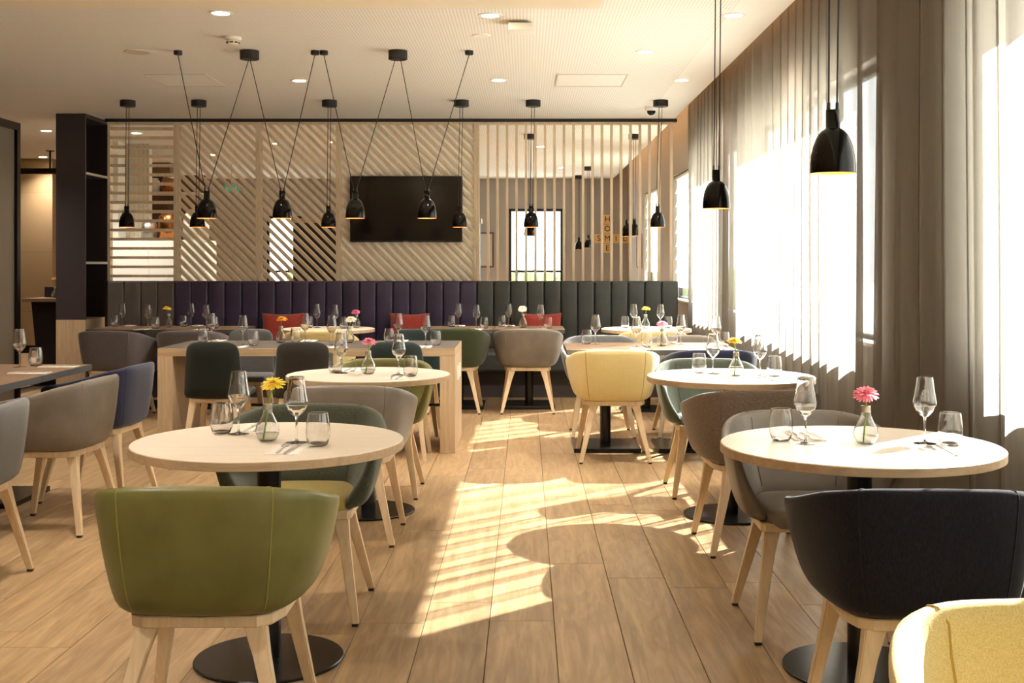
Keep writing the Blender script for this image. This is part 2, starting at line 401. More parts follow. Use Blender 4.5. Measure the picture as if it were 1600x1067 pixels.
# right wall with window openings
WIN = [(-2.6, .6), (1.9, 4.75), (6.36, 9.85), (10.55, 12.45), (13.3, 15.2), (17.0, 18.9)]
SILL, HEAD, WT = .90, 2.48, .13
bm = bmesh.new()
box_bm(WX, WX + WT, NEARY, FARY, -.1, SILL, bm=bm); box_bm(WX, WX + WT, NEARY, FARY, HEAD, CEIL + .36, bm=bm)
y = NEARY
for a, b in WIN:
    box_bm(WX, WX + WT, y, a, SILL, HEAD, bm=bm); y = b
box_bm(WX, WX + WT, y, FARY, SILL, HEAD, bm=bm)
struct(obj('wall_right', bm, M['taupe_wall']))
for i, (a, b) in enumerate(WIN):
    wn = bpy.data.objects.new('window_%d' % (i + 1), None); C.objects.link(wn); wn.location = (WX + WT, (a + b) / 2, SILL); struct(wn)
    h = (b - a) / 2; x0, x1 = -.055, -.012; t = .045; H = HEAD - SILL
    fb = bmesh.new()
    box_bm(x0, x1, -h, h, 0, t, bm=fb); box_bm(x0, x1, -h, h, H - t, H, bm=fb)
    for s in (-h, h - t): box_bm(x0, x1, s, s + t, t, H - t, bm=fb)
    obj('window_frame', fb, M['matte_black'], wn)
    box('pane', -.036, -.030, -h + t, h - t, t, H - t, M['pane'], wn)
    box('window_sill', -WT - .03, -.06, -h + .001, h - .001, -.0005, .02, M['white_trim'], wn)
# roman blinds at the two uncurtained far windows
def blind(a, b, drop, label):
    t = thing('roman_blind', label, 'blind', (WX + .045, (a + b) / 2, HEAD - .015)); h = (b - a) / 2 - .03
    box('head_rail', -.025, .02, -h, h, -.035, 0, M['white_trim'], t)
    nf = int(drop / .17)
    for k in range(nf):
        z1 = -.035 - k * .17; z0 = z1 - .17
        pr = [(-.002, z1), (-.004, z1 - .1), (-.016, z0 + .03), (-.026, z0 - .008), (-.012, z0 - .004), (.004, z0 + .012), (.004, z1)]
        obj('fold', prism_bm(pr, -h, h, 'x') if 0 else (lambda q: q)(_prism_y(pr, h)), M['blind'], t)
def _prism_y(pr, h):
    return prism_bm(pr, -h, h, 'y')
blind(13.3, 15.2, 1.5, 'white roman blind in soft folds at window just past the curtain')
blind(17.0, 18.9, 1.2, 'white roman blind on the farther window seen through slats')
# far wall, with two bright windows
FW = [(-4.85, -4.18, .3, 2.25), (-.323, .693, .3, 2.39)]
bm = bmesh.new(); x = LX
for a, b, z0, z1 in FW:
    box_bm(x, a, FARY, FARY + .15, -.1, CEIL, bm=bm); box_bm(a, b, FARY, FARY + .15, -.1, z0, bm=bm); box_bm(a, b, FARY, FARY + .15, z1, CEIL, bm=bm); x = b
box_bm(x, WX + WT, FARY, FARY + .15, -.1, CEIL + .36, bm=bm)
struct(obj('wall_far', bm, M['taupe_wall']))
for i, (a, b, z0, z1) in enumerate(FW):
    wn = bpy.data.objects.new('window_%d' % (len(WIN) + 1 + i), None); C.objects.link(wn); wn.location = ((a + b) / 2, FARY + .06, z0); struct(wn)
    h = (b - a) / 2; H = z1 - z0; fb = bmesh.new()
    box_bm(-h, h, -.02, .02, 0, .05, bm=fb); box_bm(-h, h, -.02, .02, H - .05, H, bm=fb)
    for s in (-h, h - .05): box_bm(s, s + .05, -.02, .02, .05, H - .05, bm=fb)
    box_bm(-h, h, -.015, .015, 1.217 - z0 - .02, 1.217 - z0 + .02, bm=fb)
    obj('window_frame', fb, M['matte_black'], wn)
    box('pane', -h + .05, h - .05, -.004, .004, .05, H - .05, M['pane'], wn)
struct(box('wall_left', LX - .15, LX, NEARY, FARY, -.1, CEIL, M['brown_wall']))
struct(box('wall_behind', LX, WX + WT, NEARY - .15, NEARY, -.1, CEIL + .36, M['cream_wall']))
# outdoors
struct(box('ground_outside', -40, 60, -40, 90, -.35, -.12, M['bounce_ground']))
hb = bmesh.new()
bmesh.ops.create_grid(hb, x_segments=90, y_segments=8, size=1)
for v in hb.verts:
    u, q = v.co.x, v.co.y
    ang = (q + 1) / 2 * pi
    r = 1 + .18 * random.random()
    v.co = Vector((u * 6, -cos(ang) * .8 * r, sin(ang) * 1.25 * r))
bmesh.ops.translate(hb, vec=(0, 30, -.13), verts=hb.verts)
tag(obj('hedge', hb, M['leafy'], smooth=False), 'low green hedge outside beyond the far window', 'hedge')

# ------------------------------------------------------------------ sheer curtains
def curtain(y0, y1, label, seed):
    rnd = random.Random(seed)
    t = thing('sheer_curtain', label, 'curtain', (1.725, (y0 + y1) / 2, .02), group='sheer grey curtains')
    n = int((y1 - y0) / .0095); zs = [0, .3, .75, 1.2, 1.6, 2.0, 2.4, 2.8, 3.17]
    cum = 0; xs = []; ys = []
    ph = rnd.random() * 6
    for i in range(n + 1):
        yy = y0 + (y1 - y0) * i / n
        lam = .27 + .07 * sin(yy * 2.1 + seed) + .04 * sin(yy * 5.3)
        ph += 2 * pi * (y1 - y0) / n / lam
        amp = .036 + .010 * sin(yy * 1.7 + seed * 2)
        xs.append(amp * sin(ph) + .010 * sin(2 * ph + 1.1) + .005 * sin(yy * 57 + seed)); ys.append(yy + .03 * sin(2 * ph) + .018 * sin(ph + .8))
    V = []; F = []
    for zi, z in enumerate(zs):
        k = .75 + .25 * (1 - z / 3.2)
        for i in range(n + 1):
            V.append((xs[i] * k + .006 * sin(z * 1.3 + ys[i] * 3), ys[i] - (y0 + y1) / 2, z))
    for zi in range(len(zs) - 1):
        for i in range(n):
            a = zi * (n + 1) + i; F.append((a, a + 1, a + n + 2, a + n + 1))
    me = bpy.data.meshes.new('curtain_cloth'); me.from_pydata(V, [], F)
    obj('curtain_cloth', me, M['sheer'], t, smooth=True)
    # doubled hem along the floor
    box('hem_tape', -.004, .004, -(y1 - y0) / 2 + .02, (y1 - y0) / 2 - .02, 3.172, 3.2, M['white_trim'], t)
curtain(8.97, 12.55, 'farthest sheer grey curtain, beside the dark green end of banquette', 1)
curtain(4.82, 8.94, 'middle sheer grey curtain behind the two hanging black window-side pendants', 2)
curtain(-2.9, 1.27, 'unseen sheer grey curtain added behind the camera to soften sunlight', 7)  # out of view; added to soften the sun on the near floor
curtain(1.3, 4.79, 'nearest sheer grey curtain beside the navy armchair and sunlit round table', 5)

# ------------------------------------------------------------------ slatted screens on the banquette wall
ZB, ZT = 1.165, 2.915
struct(box('trim_screen_head', -4.63, 1.66, SCR - .06, SCR + .06, ZT, CEIL, M['matte_black']))
struct(box('wall_back', -4.55, 1.64, 12.72, SCR + .06, -.01, ZB, M['kick']))
def clip_strip(c, half, x0, x1, z0, z1, sgn):
    """polygon of the 45 degree strip |z + sgn*x - c| < half inside a rectangle"""
    poly = [(x0, z0), (x1, z0), (x1, z1), (x0, z1)]
    for lim, s in ((c - half, 1), (c + half, -1)):
        out = []
        for i in range(len(poly)):
            p, q = poly[i], poly[(i + 1) % len(poly)]
            dp = s * (p[1] + sgn * p[0] - lim); dq = s * (q[1] + sgn * q[0] - lim)
            if dp >= 0: out.append(p)
            if (dp >= 0) != (dq >= 0):
                f = dp / (dp - dq); out.append((p[0] + f * (q[0] - p[0]), p[1] + f * (q[1] - p[1])))
        poly = out
        if len(poly) < 3: return None
    area = .5 * abs(sum(poly[i][0] * poly[(i + 1) % len(poly)][1] - poly[(i + 1) % len(poly)][0] * poly[i][1] for i in range(len(poly))))
    return poly if area > .0008 else None
def screen(x0, x1, kind, label, backing=False):
    t = thing('slatted_screen', label, 'screen', ((x0 + x1) / 2, SCR, ZB))
    h = (x1 - x0) / 2 - .001; H = ZT - ZB; p = .028; d = .045
    for s in (-1, 1):
        a = -h if s < 0 else h - p
        box('post', a, a + p, -d, d, 0, H, M['slat'], t)
    box('rail', -h + p, h - p, -d, d, H - .025, H, M['slat'], t)
    if kind == 'h':
        n = 17; me = None
        for k in range(n):
            zc = (k + .55) * (H - .025) / n
            box('slat', -h + p, h - p, -d + .004, d - .004, zc - .015, zc + .015, M['slat'], t)
    elif kind == 'v':
        for k in range(19):
            xc = -.42 + k * .1048 - (x0 + x1) / 2
            box('slat', xc - .013, xc + .013, -d + .004, d - .004, 0, H - .025, M['slat'], t)
    else:
        c = -h - .4
        c0 = -(h) + .02
        k = 0
        cc = -h + .05
        while cc < h + H:
            poly = clip_strip(cc, .0235, -h + p, h - p, 0, H - .025, 1)
            if poly: obj('slat', prism_bm(poly, -d + .006, (d - .006) if not backing else -.014, 'y'), M['slat'], t)
            cc += .105
    if backing: box('backing_board', -h + p, h - p, -.014, .012, 0, H - .025, M['backing'], t)
    return t
screen(-4.607, -3.85, 'h', 'pale oak screen of horizontal slats beside the dark bookcase column')
screen(-3.85, -2.946, 'd', 'open diagonal oak slat screen next to the horizontal slats')
screen(-2.946, -2.063, 'd', 'open diagonal oak slat screen adjoining the panel with television')
screen(-2.063, -.544, 'd', 'diagonal oak slat panel on cream backing behind the television', True)
screen(-.544, 1.615, 'v', 'open oak screen of vertical slats above dark green banquette')
# television
tv = thing('television', 'black flat television mounted on the diagonal slat panel', 'television', (-1.314, SCR - .045, 1.955))
box('body', -.615, .615, -.06, 0, -.362, .362, M['matte_black'], tv, .006)
box('screen', -.603, .603, -.064, -.0605, -.345, .35, M['tv_screen'], tv)
box('logo_mark', -.028, .028, -.063, -.0602, -.357, -.351, M['logo'], tv)

# ------------------------------------------------------------------ banquettes
CH = .1786; BX0 = -4.455
def banquette(i0, n, mat, label, ends=(0, 0)):
    x0 = BX0 + i0 * CH; x1 = x0 + n * CH
    t = thing('banquette', label, 'banquette', ((x0 + x1) / 2, 12.25, 0)); h = (x1 - x0) / 2 - .001
    box('plinth', -h, h, -.30, .43, 0, .26, M['kick'], t)
    box('seat', -h, h, -.40, .25, .262, .46, mat, t, .03, 3)
    me = bpy.data.meshes.new('channel'); b = box_bm(-CH / 2 + .0008, CH / 2 - .0008, -.09, .09, -.36, .36, .022, 3); b.to_mesh(me); b.free()
    for k in range(n):
        obj('back_channel', me, mat, t, (-h + (k + .5) * CH, .355, .812), smooth=True)
    return t
banquette(0, 4, M['ban_grey'], 'short grey leatherette banquette section with upright channels by bookcase column')
banquette(4, 18, M['ban_navy'], 'long navy leatherette banquette section with upright channels under the television')
banquette(22, 12, M['ban_green'], 'black-green leatherette banquette section with upright channels near curtain')
def cushion(x, rz, label):
    bm = bmesh.new(); bmesh.ops.create_grid(bm, x_segments=14, y_segments=12, size=1)
    top = bm.verts[:]
    bm2 = bmesh.new(); V = []; nx, ny = 15, 13
    for s in (1, -1):
        for j in range(ny):
            for i in range(nx):
                u, v = -1 + 2 * i / (nx - 1), -1 + 2 * j / (ny - 1)
                pull = 1 - .10 * (1 - u * u) * (abs(v) ** 6) - .0
                pullx = 1 - .06 * (1 - v * v) * (abs(u) ** 6)
                V.append(bm2.verts.new((u * .215 * pullx, s * .075 * ((1 - u ** 4) * (1 - v ** 4)) ** .6 + s * .004, v * .19 * pull)))
    for s in range(2):
        o0 = s * nx * ny
        for j in range(ny - 1):
            for i in range(nx - 1):
                q = (V[o0 + j * nx + i], V[o0 + j * nx + i + 1], V[o0 + (j + 1) * nx + i + 1], V[o0 + (j + 1) * nx + i]); bm2.faces.new(q if s else q[::-1])
    bd = [(i, 0) for i in range(nx)] + [(nx - 1, j) for j in range(1, ny)] + [(i, ny - 1) for i in range(nx - 2, -1, -1)] + [(0, j) for j in range(ny - 2, 0, -1)]
    for k in range(len(bd)):
        a, b = bd[k], bd[(k + 1) % len(bd)]
        ia, ib = a[1] * nx + a[0], b[1] * nx + b[0]; bm2.faces.new((V[ia], V[ib], V[nx * ny + ib], V[nx * ny + ia]))
    bm.free(); bmesh.ops.recalc_face_normals(bm2, faces=bm2.faces)
    o = obj('cushion', bm2, M['red_cushion'], None, (x, 12.405, .65), (radians(-8), 0, rz), True)
    tag(o, label, 'cushion', 'red cushions on the banquette')
cushion(-2.57, .03, 'red cushion on navy banquette behind yellow chair and round back table')
cushion(-1.227, -.02, 'red cushion on navy banquette below the television, beside dark green chair')
cushion(.16, .02, 'red cushion on black-green banquette behind the white gerbera')

# ------------------------------------------------------------------ bookcase column, high table, partitions on the left
bk = thing('bookcase_column', 'tall dark aubergine shelving column with pale oak plinth beside screens', 'bookcase', (-4.835, 12.88, 0))
box('plinth', -.155, .155, -.38, .38, 0, .76, M['oak'], bk)
box('front_panel', -.155, .155, -.38, -.35, .76, 2.95, M['aubergine'], bk)
box('back_panel', -.155, .155, .35, .38, .76, 2.95, M['aubergine'], bk)
box('inner_panel', -.155, -.125, -.35, .35, .76, 2.95, M['aubergine'], bk)
box('top_panel', -.125, .155, -.35, .35, 2.91, 2.95, M['aubergine'], bk)
for z in (1.365, 2.32):
    s = box('shelf', -.125, .142, -.35, .35, z - .015, z + .015, M['aubergine'], bk)
    box('shelf_edge', .1425, .154, -.35, .35, z - .012, z + .012, M['shelf_edge'], bk)
tag(box('menu_sign', -4.80, -4.785, 12.70, 12.75, 1.62, 1.86, M['white_trim']), 'slim pale tag standing inside the dark bookcase shelf', 'sign') if 0 else None
ht = thing('high_table', 'black pedestal high table with wooden top behind the dark column', 'table', (-5.31, 13.4, 0))
box('tabletop', -.31, .31, -.28, .28, .93, .97, M['walnut'], ht, .004)
obj('pedestal', taper_bm((.02, 0, .012), (.38, .3), (.0, 0, .93), (.5, .34), 0), M['black'], ht)
box('base', -.3, .3, -.27, .27, 0, .012, M['black'], ht)
tag(box('menu_box', -5.52, -5.36, 13.5, 13.6, .971, 1.09, M['skin_dark']), 'small dark box on the high table by the column', 'box')
def partition(x, y0, y1, ztop, label, rods):
    t = thing('glass_partition', label, 'partition', (x, (y0 + y1) / 2, 0)); h = (y1 - y0) / 2; r = .035
    for s in (-h, h - 2 * r): box('frame_post', -r, r, s, s + 2 * r, 0, ztop, M['black'], t)
    box('frame_rail', -r, r, -h + 2 * r, h - 2 * r, ztop - .07, ztop, M['black'], t); box('frame_rail', -r, r, -h + 2 * r, h - 2 * r, .0, .07, M['black'], t)
    box('pane', -.006, .006, -h + 2 * r, h - 2 * r, .07, ztop - .07, M['smoked'], t)
    for ry in rods:
        obj('rod', tube_bm([(0, ry, ztop), (0, ry, CEIL - .012)], .014), M['black'], t)
        obj('flange', lathe_bm([(0, 0), (.06, 0), (.06, .012), (0, .012)], 24, c=(0, ry, CEIL - .012)), M['black'], t)
partition(-4.735, 8.6, 10.95, 2.66, 'black-framed ribbed glass partition hung from ceiling rod', (.65, -.7))
def bar_screen():
    t = thing('room_divider', 'black-framed divider bar hung in the passage beside the column', 'partition', (-7.0, 16.6, 0))
    box('top_rail', -.7, 1.0, -.04, .04, 2.62, 2.70, M['black'], t)
    box('frame_post', 1.0, 1.07, -.04, .04, 0, 2.70, M['black'], t); box('frame_post', -.77, -.7, -.04, .04, 0, 2.70, M['black'], t)
    obj('rod', tube_bm([(.29, 0, 2.7), (.29, 0, CEIL - .01)], .014), M['black'], t)
    obj('flange', lathe_bm([(0, 0), (.06, 0), (.06, .01), (0, .01)], 20, c=(.29, 0, CEIL - .01)), M['black'], t)
bar_screen()
sw = struct(box('wall_stone', LX, -7.18, 17.85, 18.05, .12, CEIL, M['stone'])); struct(box('trim_stone_plinth', LX, -7.18, 17.88, 18.05, 0, .12, M['black']))
struct(box('wall_niche', -7.18, -5.6, 18.5, 18.7, 0, CEIL, M['brown_wall']))
bx = thing('wall_picture', 'orange wall picture half hidden by the dark column', 'picture', (-6.9, 18.47, 1.9))
box('frame', -.1, .45, 0, .03, -.62, .35, M['frame_brown'], bx); box('sheet', -.06, .41, -.004, 0, -.58, .31, plain('orange print', (168, 84, 44), .6), bx)

# buffet zone seen through the left screens
bu = thing('buffet_cabinet', 'tall white gloss buffet cabinet behind the slatted screens', 'cabinet', (-5.0, 15.3, 0))
box('body', -.9, .9, -.28, .3, 0, 1.66, M['white_gloss'], bu)
for a, b in ((-.9, -.36), (-.352, .19), (.198, .9)): box('door', a + .003, b - .003, -.3, -.281, .1, 1.655, M['white_gloss'], bu)
struct(box('wall_buffet', -6.0, -5.0, 15.62, 15.75, 0, CEIL, M['ribbed'])); struct(box('trim_buffet_pillar', -5.43, -5.30, 15.3, 15.6, 1.66, CEIL, M['white_gloss']))
ns = thing('niche_shelf', 'brown wall niche with white shelf of jars behind horizontal slats', 'shelf', (-5.0, 16.6, 0))
box('back_panel', -.45, .42, .2, .23, 0, 2.62, M['frame_brown'], ns); box('shelf_board', -.45, .42, -.15, .2, 2.33, 2.36, M['white_trim'], ns); box('lower_board', -.45, .42, -.15, .2, 1.6, 1.63, M['white_trim'], ns)
def jar(x, y, z, r, h, mat, label, lid=True):
    t = thing('storage_jar', label, 'jar', (x, y, z), group='jars in the buffet niche')
    obj('body', lathe_bm([(0, 0), (r, 0), (r * 1.03, h * .5), (r, h * .8), (r * .75, h * .9), (0, h * .9)], 20), mat, t, smooth=True)
    obj('lid', lathe_bm([(0, h * .9), (r * .8, h * .9), (r * .8, h), (0, h)], 20), M['steel'], t)
jar(-5.26, 16.62, 2.361, .09, .2, M['ceramic'], 'white jar on the high niche shelf behind slats')
jar(-5.03, 16.62, 2.361, .11, .22, M['brass'], 'copper jar on the high niche shelf behind slats')
jar(-4.88, 15.25, 1.66, .10, .26, M['steel'], 'steel jar on the white buffet cabinet behind slats')
jar(-4.60, 15.24, 1.66, .15, .38, M['brass'], 'tall dark copper urn on the white buffet cabinet')
jar(-4.28, 15.28, 1.66, .16, .4, M['ceramic'], 'large cream urn on the white buffet cabinet')
sb = thing('sideboard', 'long dark sideboard with oak rim far behind diagonal slats', 'sideboard', (-2.4, 20.5, 0))
box('body', -1.6, 1.6, -.3, .3, 0, 2.06, M['aubergine'], sb); box('top', -1.63, 1.63, -.33, .33, 2.06, 2.14, M['oak_x'], sb)
for k in range(4): box('door', -1.58 + k * .8, -.82 + k * .8, -.32, -.301, .08, 2.0, M['matte_black'], sb)
sg = thing('exit_sign', 'small green exit sign with white arrow beyond diagonal slats', 'sign', (-4.7, 18.8, 2.62))
box('panel', -.11, .11, -.02, .02, -.11, 0, M['green_sign'], sg); box('hanger', -.008, .008, -.008, .008, 0, CEIL - 2.62, M['steel'], sg)
obj('arrow', prism_bm([(-.08, -.065), (-.02, -.065), (-.02, -.085), (.04, -.055), (-.02, -.025), (-.02, -.045), (-.08, -.045)], -.023, -.0205, 'y'), M['white_trim'], sg)
obj('figure', prism_bm([(.05, -.09), (.062, -.09), (.07, -.06), (.08, -.09), (.092, -.09), (.082, -.045), (.085, -.03), (.06, -.03), (.058, -.045)], -.023, -.0205, 'y'), M['white_trim'], sg)

# letters on the far wall
wl = []
def letter(ch, x, z, label, side=False):
    t = thing('letter_tile', label, 'letter tile', (x, FARY - .002, z), group='wooden letter tiles on the far wall') if not side else thing('letter_tile', label, 'letter tile', (WX - .002, FARY - .11, z), -pi / 2, 'wooden letter tiles on the far wall')
    box('tile', -.077, .077, -.02, 0, -.085, .085, M['letter_tile'], t)
    cu = bpy.data.curves.new('glyph', 'FONT'); cu.body = ch; cu.size = .15; cu.align_x = 'CENTER'; cu.align_y = 'CENTER'; cu.extrude = .002
    o = bpy.data.objects.new('tmp', cu); C.objects.link(o)
    dg = bpy.context.evaluated_depsgraph_get(); dg.update(); me = bpy.data.meshes.new_from_object(o.evaluated_get(dg)); bpy.data.objects.remove(o)
    me.materials.clear()
    obj('glyph', me, M['ink'], t, (0, -.0225, 0), (radians(90), 0, 0))
LX0 = (949 - 822) * FARY / FPX; LP = .158
lz = EYE + (413 - 372.8) * FARY / FPX
for i, ch in enumerate('HOME'):
    letter(ch, LX0, lz + (2 - i) * .18, 'wooden letter tile %s in the upright word HOME' % ch if ch != 'M' else 'wooden letter tile M where HOME and SMILE cross')
for i, ch in enumerate('SMILE'):
    if ch != 'M': letter(ch, LX0 + (i - 1) * .16, lz, 'wooden letter tile %s in the level word SMILE%s' % (ch, ', round the corner' if ch == 'E' else ''), ch == 'E')
def picture(loc, rz, w_, h_, label):
    t = thing('wall_picture', label, 'picture', loc, rz)
    for a, b, c, d in ((-w_, w_, h_ - .03, h_), (-w_, w_, -h_, -h_ + .03), (-w_, -w_ + .03, -h_ + .03, h_ - .03), (w_ - .03, w_, -h_ + .03, h_ - .03)): box('frame_bar', a, b, -.03, 0, c, d, M['frame_brown'], t)
    box('sheet', -w_ + .03, w_ - .03, -.02, -.002, -h_ + .03, h_ - .03, M['art'], t)
picture((-.80, FARY - .002, 1.62), 0, .2, .33, 'pale framed picture on far wall left of bright window')
picture((WX - .002, 19.6, 1.57), -pi / 2, .35, .28, 'framed picture on the window wall beyond vertical slats')

# ------------------------------------------------------------------ tables
def disc_mesh(name, R, z0, z1, n=96, bev=.003):
    b = lathe_bm([(0, z0), (R - bev, z0), (R, z0 + bev), (R, z1 - bev), (R - bev, z1), (0, z1)], n)
    me = bpy.data.meshes.new(name); b.to_mesh(me); b.free(); return me
TOP, COL, BASE = {}, None, None
def round_table(x, y, R, label, bR=.252):
    t = thing('round_table', label, 'table', (x, y, 0), group='round pale oak bistro tables')
    obj('tabletop', disc_mesh('tabletop', R - .0012, .722, .7502), M['tabletop'], t)
    obj('edge_band', lathe_bm([(R - .004, .7195), (R, .7215), (R, .747), (R - .004, .7495)], 96, close=True), M['edge'], t, smooth=False)
    obj('column', lathe_bm([(0, .012), (.04, .012), (.04, .71), (.04, .712), (0, .712)], 28), M['black'], t, smooth=False)
    obj('top_plate', lathe_bm([(0, .710), (.16, .710), (.16, .7195), (0, .7195)], 32), M['black'], t)
    obj('base', disc_mesh('base', bR, 0, .012, 72), M['black'], t)
    return t
T1, T2, T3, T4 = (-.877, 4.02), (-.86, 6.43), (1.11, 3.92), (1.10, 6.335)
round_table(*T1, .457, 'pale round table with yellow gerbera behind the olive leather chair')
round_table(*T2, .445, 'pale round table with pink gerbera in front of communal table')
round_table(*T3, .458, 'sunlit pale round table with pink gerbera behind the navy chair')
round_table(*T4, .447, 'sunlit pale round table with yellow gerbera behind brown tweed chair')
TR1, TR2 = (-1.85, 11.0), (1.12, 10.98)
round_table(*TR1, .435, 'pale round back table between two red cushions on navy banquette')
round_table(*TR2, .42, 'pale round back table at the curtain end of the banquette')
def rect_table(x0, x1, y0, y1, label, plate=True, group='walnut tables with dark edges'):
    cx, cy_ = (x0 + x1) / 2, (y0 + y1) / 2; h, k = (x1 - x0) / 2 - .0015, (y1 - y0) / 2 - .0015
    t = thing('square_table', label, 'table', (cx, cy_, 0), group=group)
    box('tabletop', -h + .002, h - .002, -k + .002, k - .002, .722, .7502, M['walnut'], t)
    eb = bmesh.new(); q = .002
    box_bm(-h, h, -k, -k + q, .715, .7498, bm=eb); box_bm(-h, h, k - q, k, .715, .7498, bm=eb); box_bm(-h, -h + q, -k + q, k - q, .715, .7498, bm=eb); box_bm(h - q, h, -k + q, k - q, .715, .7498, bm=eb)
    obj('edge_band', eb, M['dark_edge'], t)
    if plate:
        obj('column', lathe_bm([(0, .03), (.04, .03), (.04, .722), (0, .722)], 24), M['black'], t, (0, .06, 0))
        bz = min(h - .03, .24); box('base', -bz, bz, -.2, .32, 0, .03, M['black'], t, .003)
    else:
        for s in (-1, 1): box('post', h - .42 + s * .035, h - .412 + s * .035, -.03, .03, .012, .722, M['black'], t)
        box('base', h - .7, h - .22, -.25, .25, 0, .012, M['black'], t)
    return t
rect_table(.283, .885, 8.22, 9.02, 'walnut square table with dark edge behind the yellow tub chair')
rect_table(.888, 1.49, 8.22, 9.02, 'walnut square table with dark edge beside curtain, before blue chair')
rect_table(-.965, -.303, 10.8, 11.48, 'walnut back table before the dark green chair and red cushion')
rect_table(-.30, .358, 10.8, 11.48, 'walnut back table behind the taupe chair, with white gerbera')
rect_table(-4.04, -3.34, 10.8, 11.48, 'walnut back table before grey banquette section, nearest the column')
rect_table(-3.337, -2.637, 10.8, 11.48, 'walnut back table joined beside, in front of navy banquette')
rect_table(-3.55, -2.6, 6.335, 7.06, 'dark-edged walnut table with wine glass behind the taupe leather chair')
rect_table(-3.55, -2.6, 5.60, 6.331, 'dark-edged walnut table joined nearer at the frame edge, slim posts', False)
ct = thing('communal_table', 'long oak communal table with dark grey top and slab legs', 'table', (-1.57, 8.835, 0))
box('tabletop', -1.063, 1.063, -.425, .425, .692, .7485, M['oak_x'], ct, .002)
box('inlay', -1.06, 1.06, -.422, .422, .7485, .7502, M['dark_top'], ct)
for s in (-1, 1):
    a = -1.063 if s < 0 else .955
    l = box('leg', a, a + .108, -.425, .425, 0, .692, M['oak'], ct, .002)
box('socket_plate', 1.0632, 1.072, -.18, -.08, .50, .60, M['white_trim'], ct); box('socket_plate', 1.0632, 1.072, .05, .15, .50, .60, M['white_trim'], ct)
box('stretcher', -.955, .955, .28, .31, .25, .27, M['black'], ct)

# ------------------------------------------------------------------ tub chairs
def polyline(pts, t):
    L = [0]
    for a, b in zip(pts, pts[1:]): L.append(L[-1] + math.dist(a, b))
    d = t * L[-1]
    for i in range(len(pts) - 1):
        if d <= L[i + 1] + 1e-9:
            f = (d - L[i]) / (L[i + 1] - L[i]); return tuple(a + f * (b - a) for a, b in zip(pts[i], pts[i + 1]))
    return pts[-1]
TOPP = [(0, -.28), (.11, -.278), (.20, -.265), (.256, -.225), (.299, -.155), (.323, -.07), (.3345, .02), (.332, .115), (.318, .2)]
BOTP = [(0, -.215), (.10, -.213), (.165, -.203), (.203, -.17), (.221, -.11), (.226, -.03), (.226, .05), (.226, .12), (.222, .17)]
GE = .40
NT = 13
def zt(t):
    K = ((0, .772), (.26, .769), (.36, .758), (.45, .749), (.62, .716), (.8, .686), (1.001, .664))
    for (a, za), (b, zb) in zip(K, K[1:]):
        if t <= b: return za + (zb - za) * (t - a) / (b - a)
def plan(t, g):
    a, b = polyline(BOTP, t), polyline(TOPP, t); return (a[0] + (b[0] - a[0]) * g, a[1] + (b[1] - a[1]) * g)
def shell_mesh():
    bm = bmesh.new(); cols = []
    for i in range(-NT, NT + 1):
        t = abs(i) / NT; s = 1 if i >= 0 else -1
        def pt(v, off):
            g = max(0, v) ** GE
            x, y = plan(t, g)
            e = .02; xa, ya = plan(max(0, t - e), g); xb, yb = plan(min(1, t + e), g)
            if t - e < 0: xa = -xb; ya = yb
            dx, dy = xb - xa, yb - ya; l = sqrt(dx * dx + dy * dy); nx, ny = -dy / l, dx / l       # inward
            return x + nx * off, y + ny * off
        z0, z1 = .418, zt(t)
        ring = []
        th = .046 - .010 * t
        for v, off, dz in ((0, .035, -.006), (0, .006, .002), (.05, 0, 0), (.14, 0, 0), (.34, 0, 0), (.66, 0, 0), (.95, 0, 0), (1.0, .006, -.002), (1.0, th * .5, .004), (1.0, th - .005, -.003), (.94, th, 0), (.7, th + .006, 0), (.4, th + .02, 0), (.12, th + .05, 0)):
            x, y = pt(v, off); z = z0 + (z1 - z0) * v + dz
            ring.append(bm.verts.new((s * x if i != 0 else 0, y, z)))
        cols.append(ring)
    K = len(cols[0])
    for a, b in zip(cols, cols[1:]):
        for k in range(K): bm.faces.new((a[k], a[(k + 1) % K], b[(k + 1) % K], b[k]))
    for c in (cols[0], cols[-1]):
        for k in range(K // 2 - 1):
            bm.faces.new((c[k], c[k + 1], c[K - 2 - k], c[K - 1 - k]))
    bmesh.ops.recalc_face_normals(bm, faces=bm.faces)
    return subsurf(bm, 1)
SHELL = shell_mesh()
from mathutils.bvhtree import BVHTree
_bm = bmesh.new(); _bm.from_mesh(SHELL); SHELL_TREE = BVHTree.FromBMesh(_bm); _bm.free()
def seam_mesh(s, t=.30, dt=0):
    pts = []
    def put(x, y, z):
        p, nrm, _i, _d = SHELL_TREE.find_nearest(Vector((x, y, z))); pts.append(p + nrm * .0006)
    for v in (.02, .06, .14, .3, .5, .7, .85, .94, .98):
        x, y = plan(t, v ** GE); put(s * x, y - .01, .418 + (zt(t) - .418) * v)
    x, y = plan(t, 1)
    for f in (.15, .5, .85): put(s * (x - .03 * f), y + .038 * f, zt(t) + .02)
    for v in (.95, .8, .6, .4, .2):
        x, y = plan(t, v ** GE); put(s * (x - .045), y + .065, .418 + (zt(t) - .418) * v)
    bm = tube_bm(pts, .0021, 6)
    me = bpy.data.meshes.new('seam'); bm.to_mesh(me); bm.free(); me.polygons.foreach_set('use_smooth', [True] * len(me.polygons)); return me
SEAM = (seam_mesh(-1), seam_mesh(1))
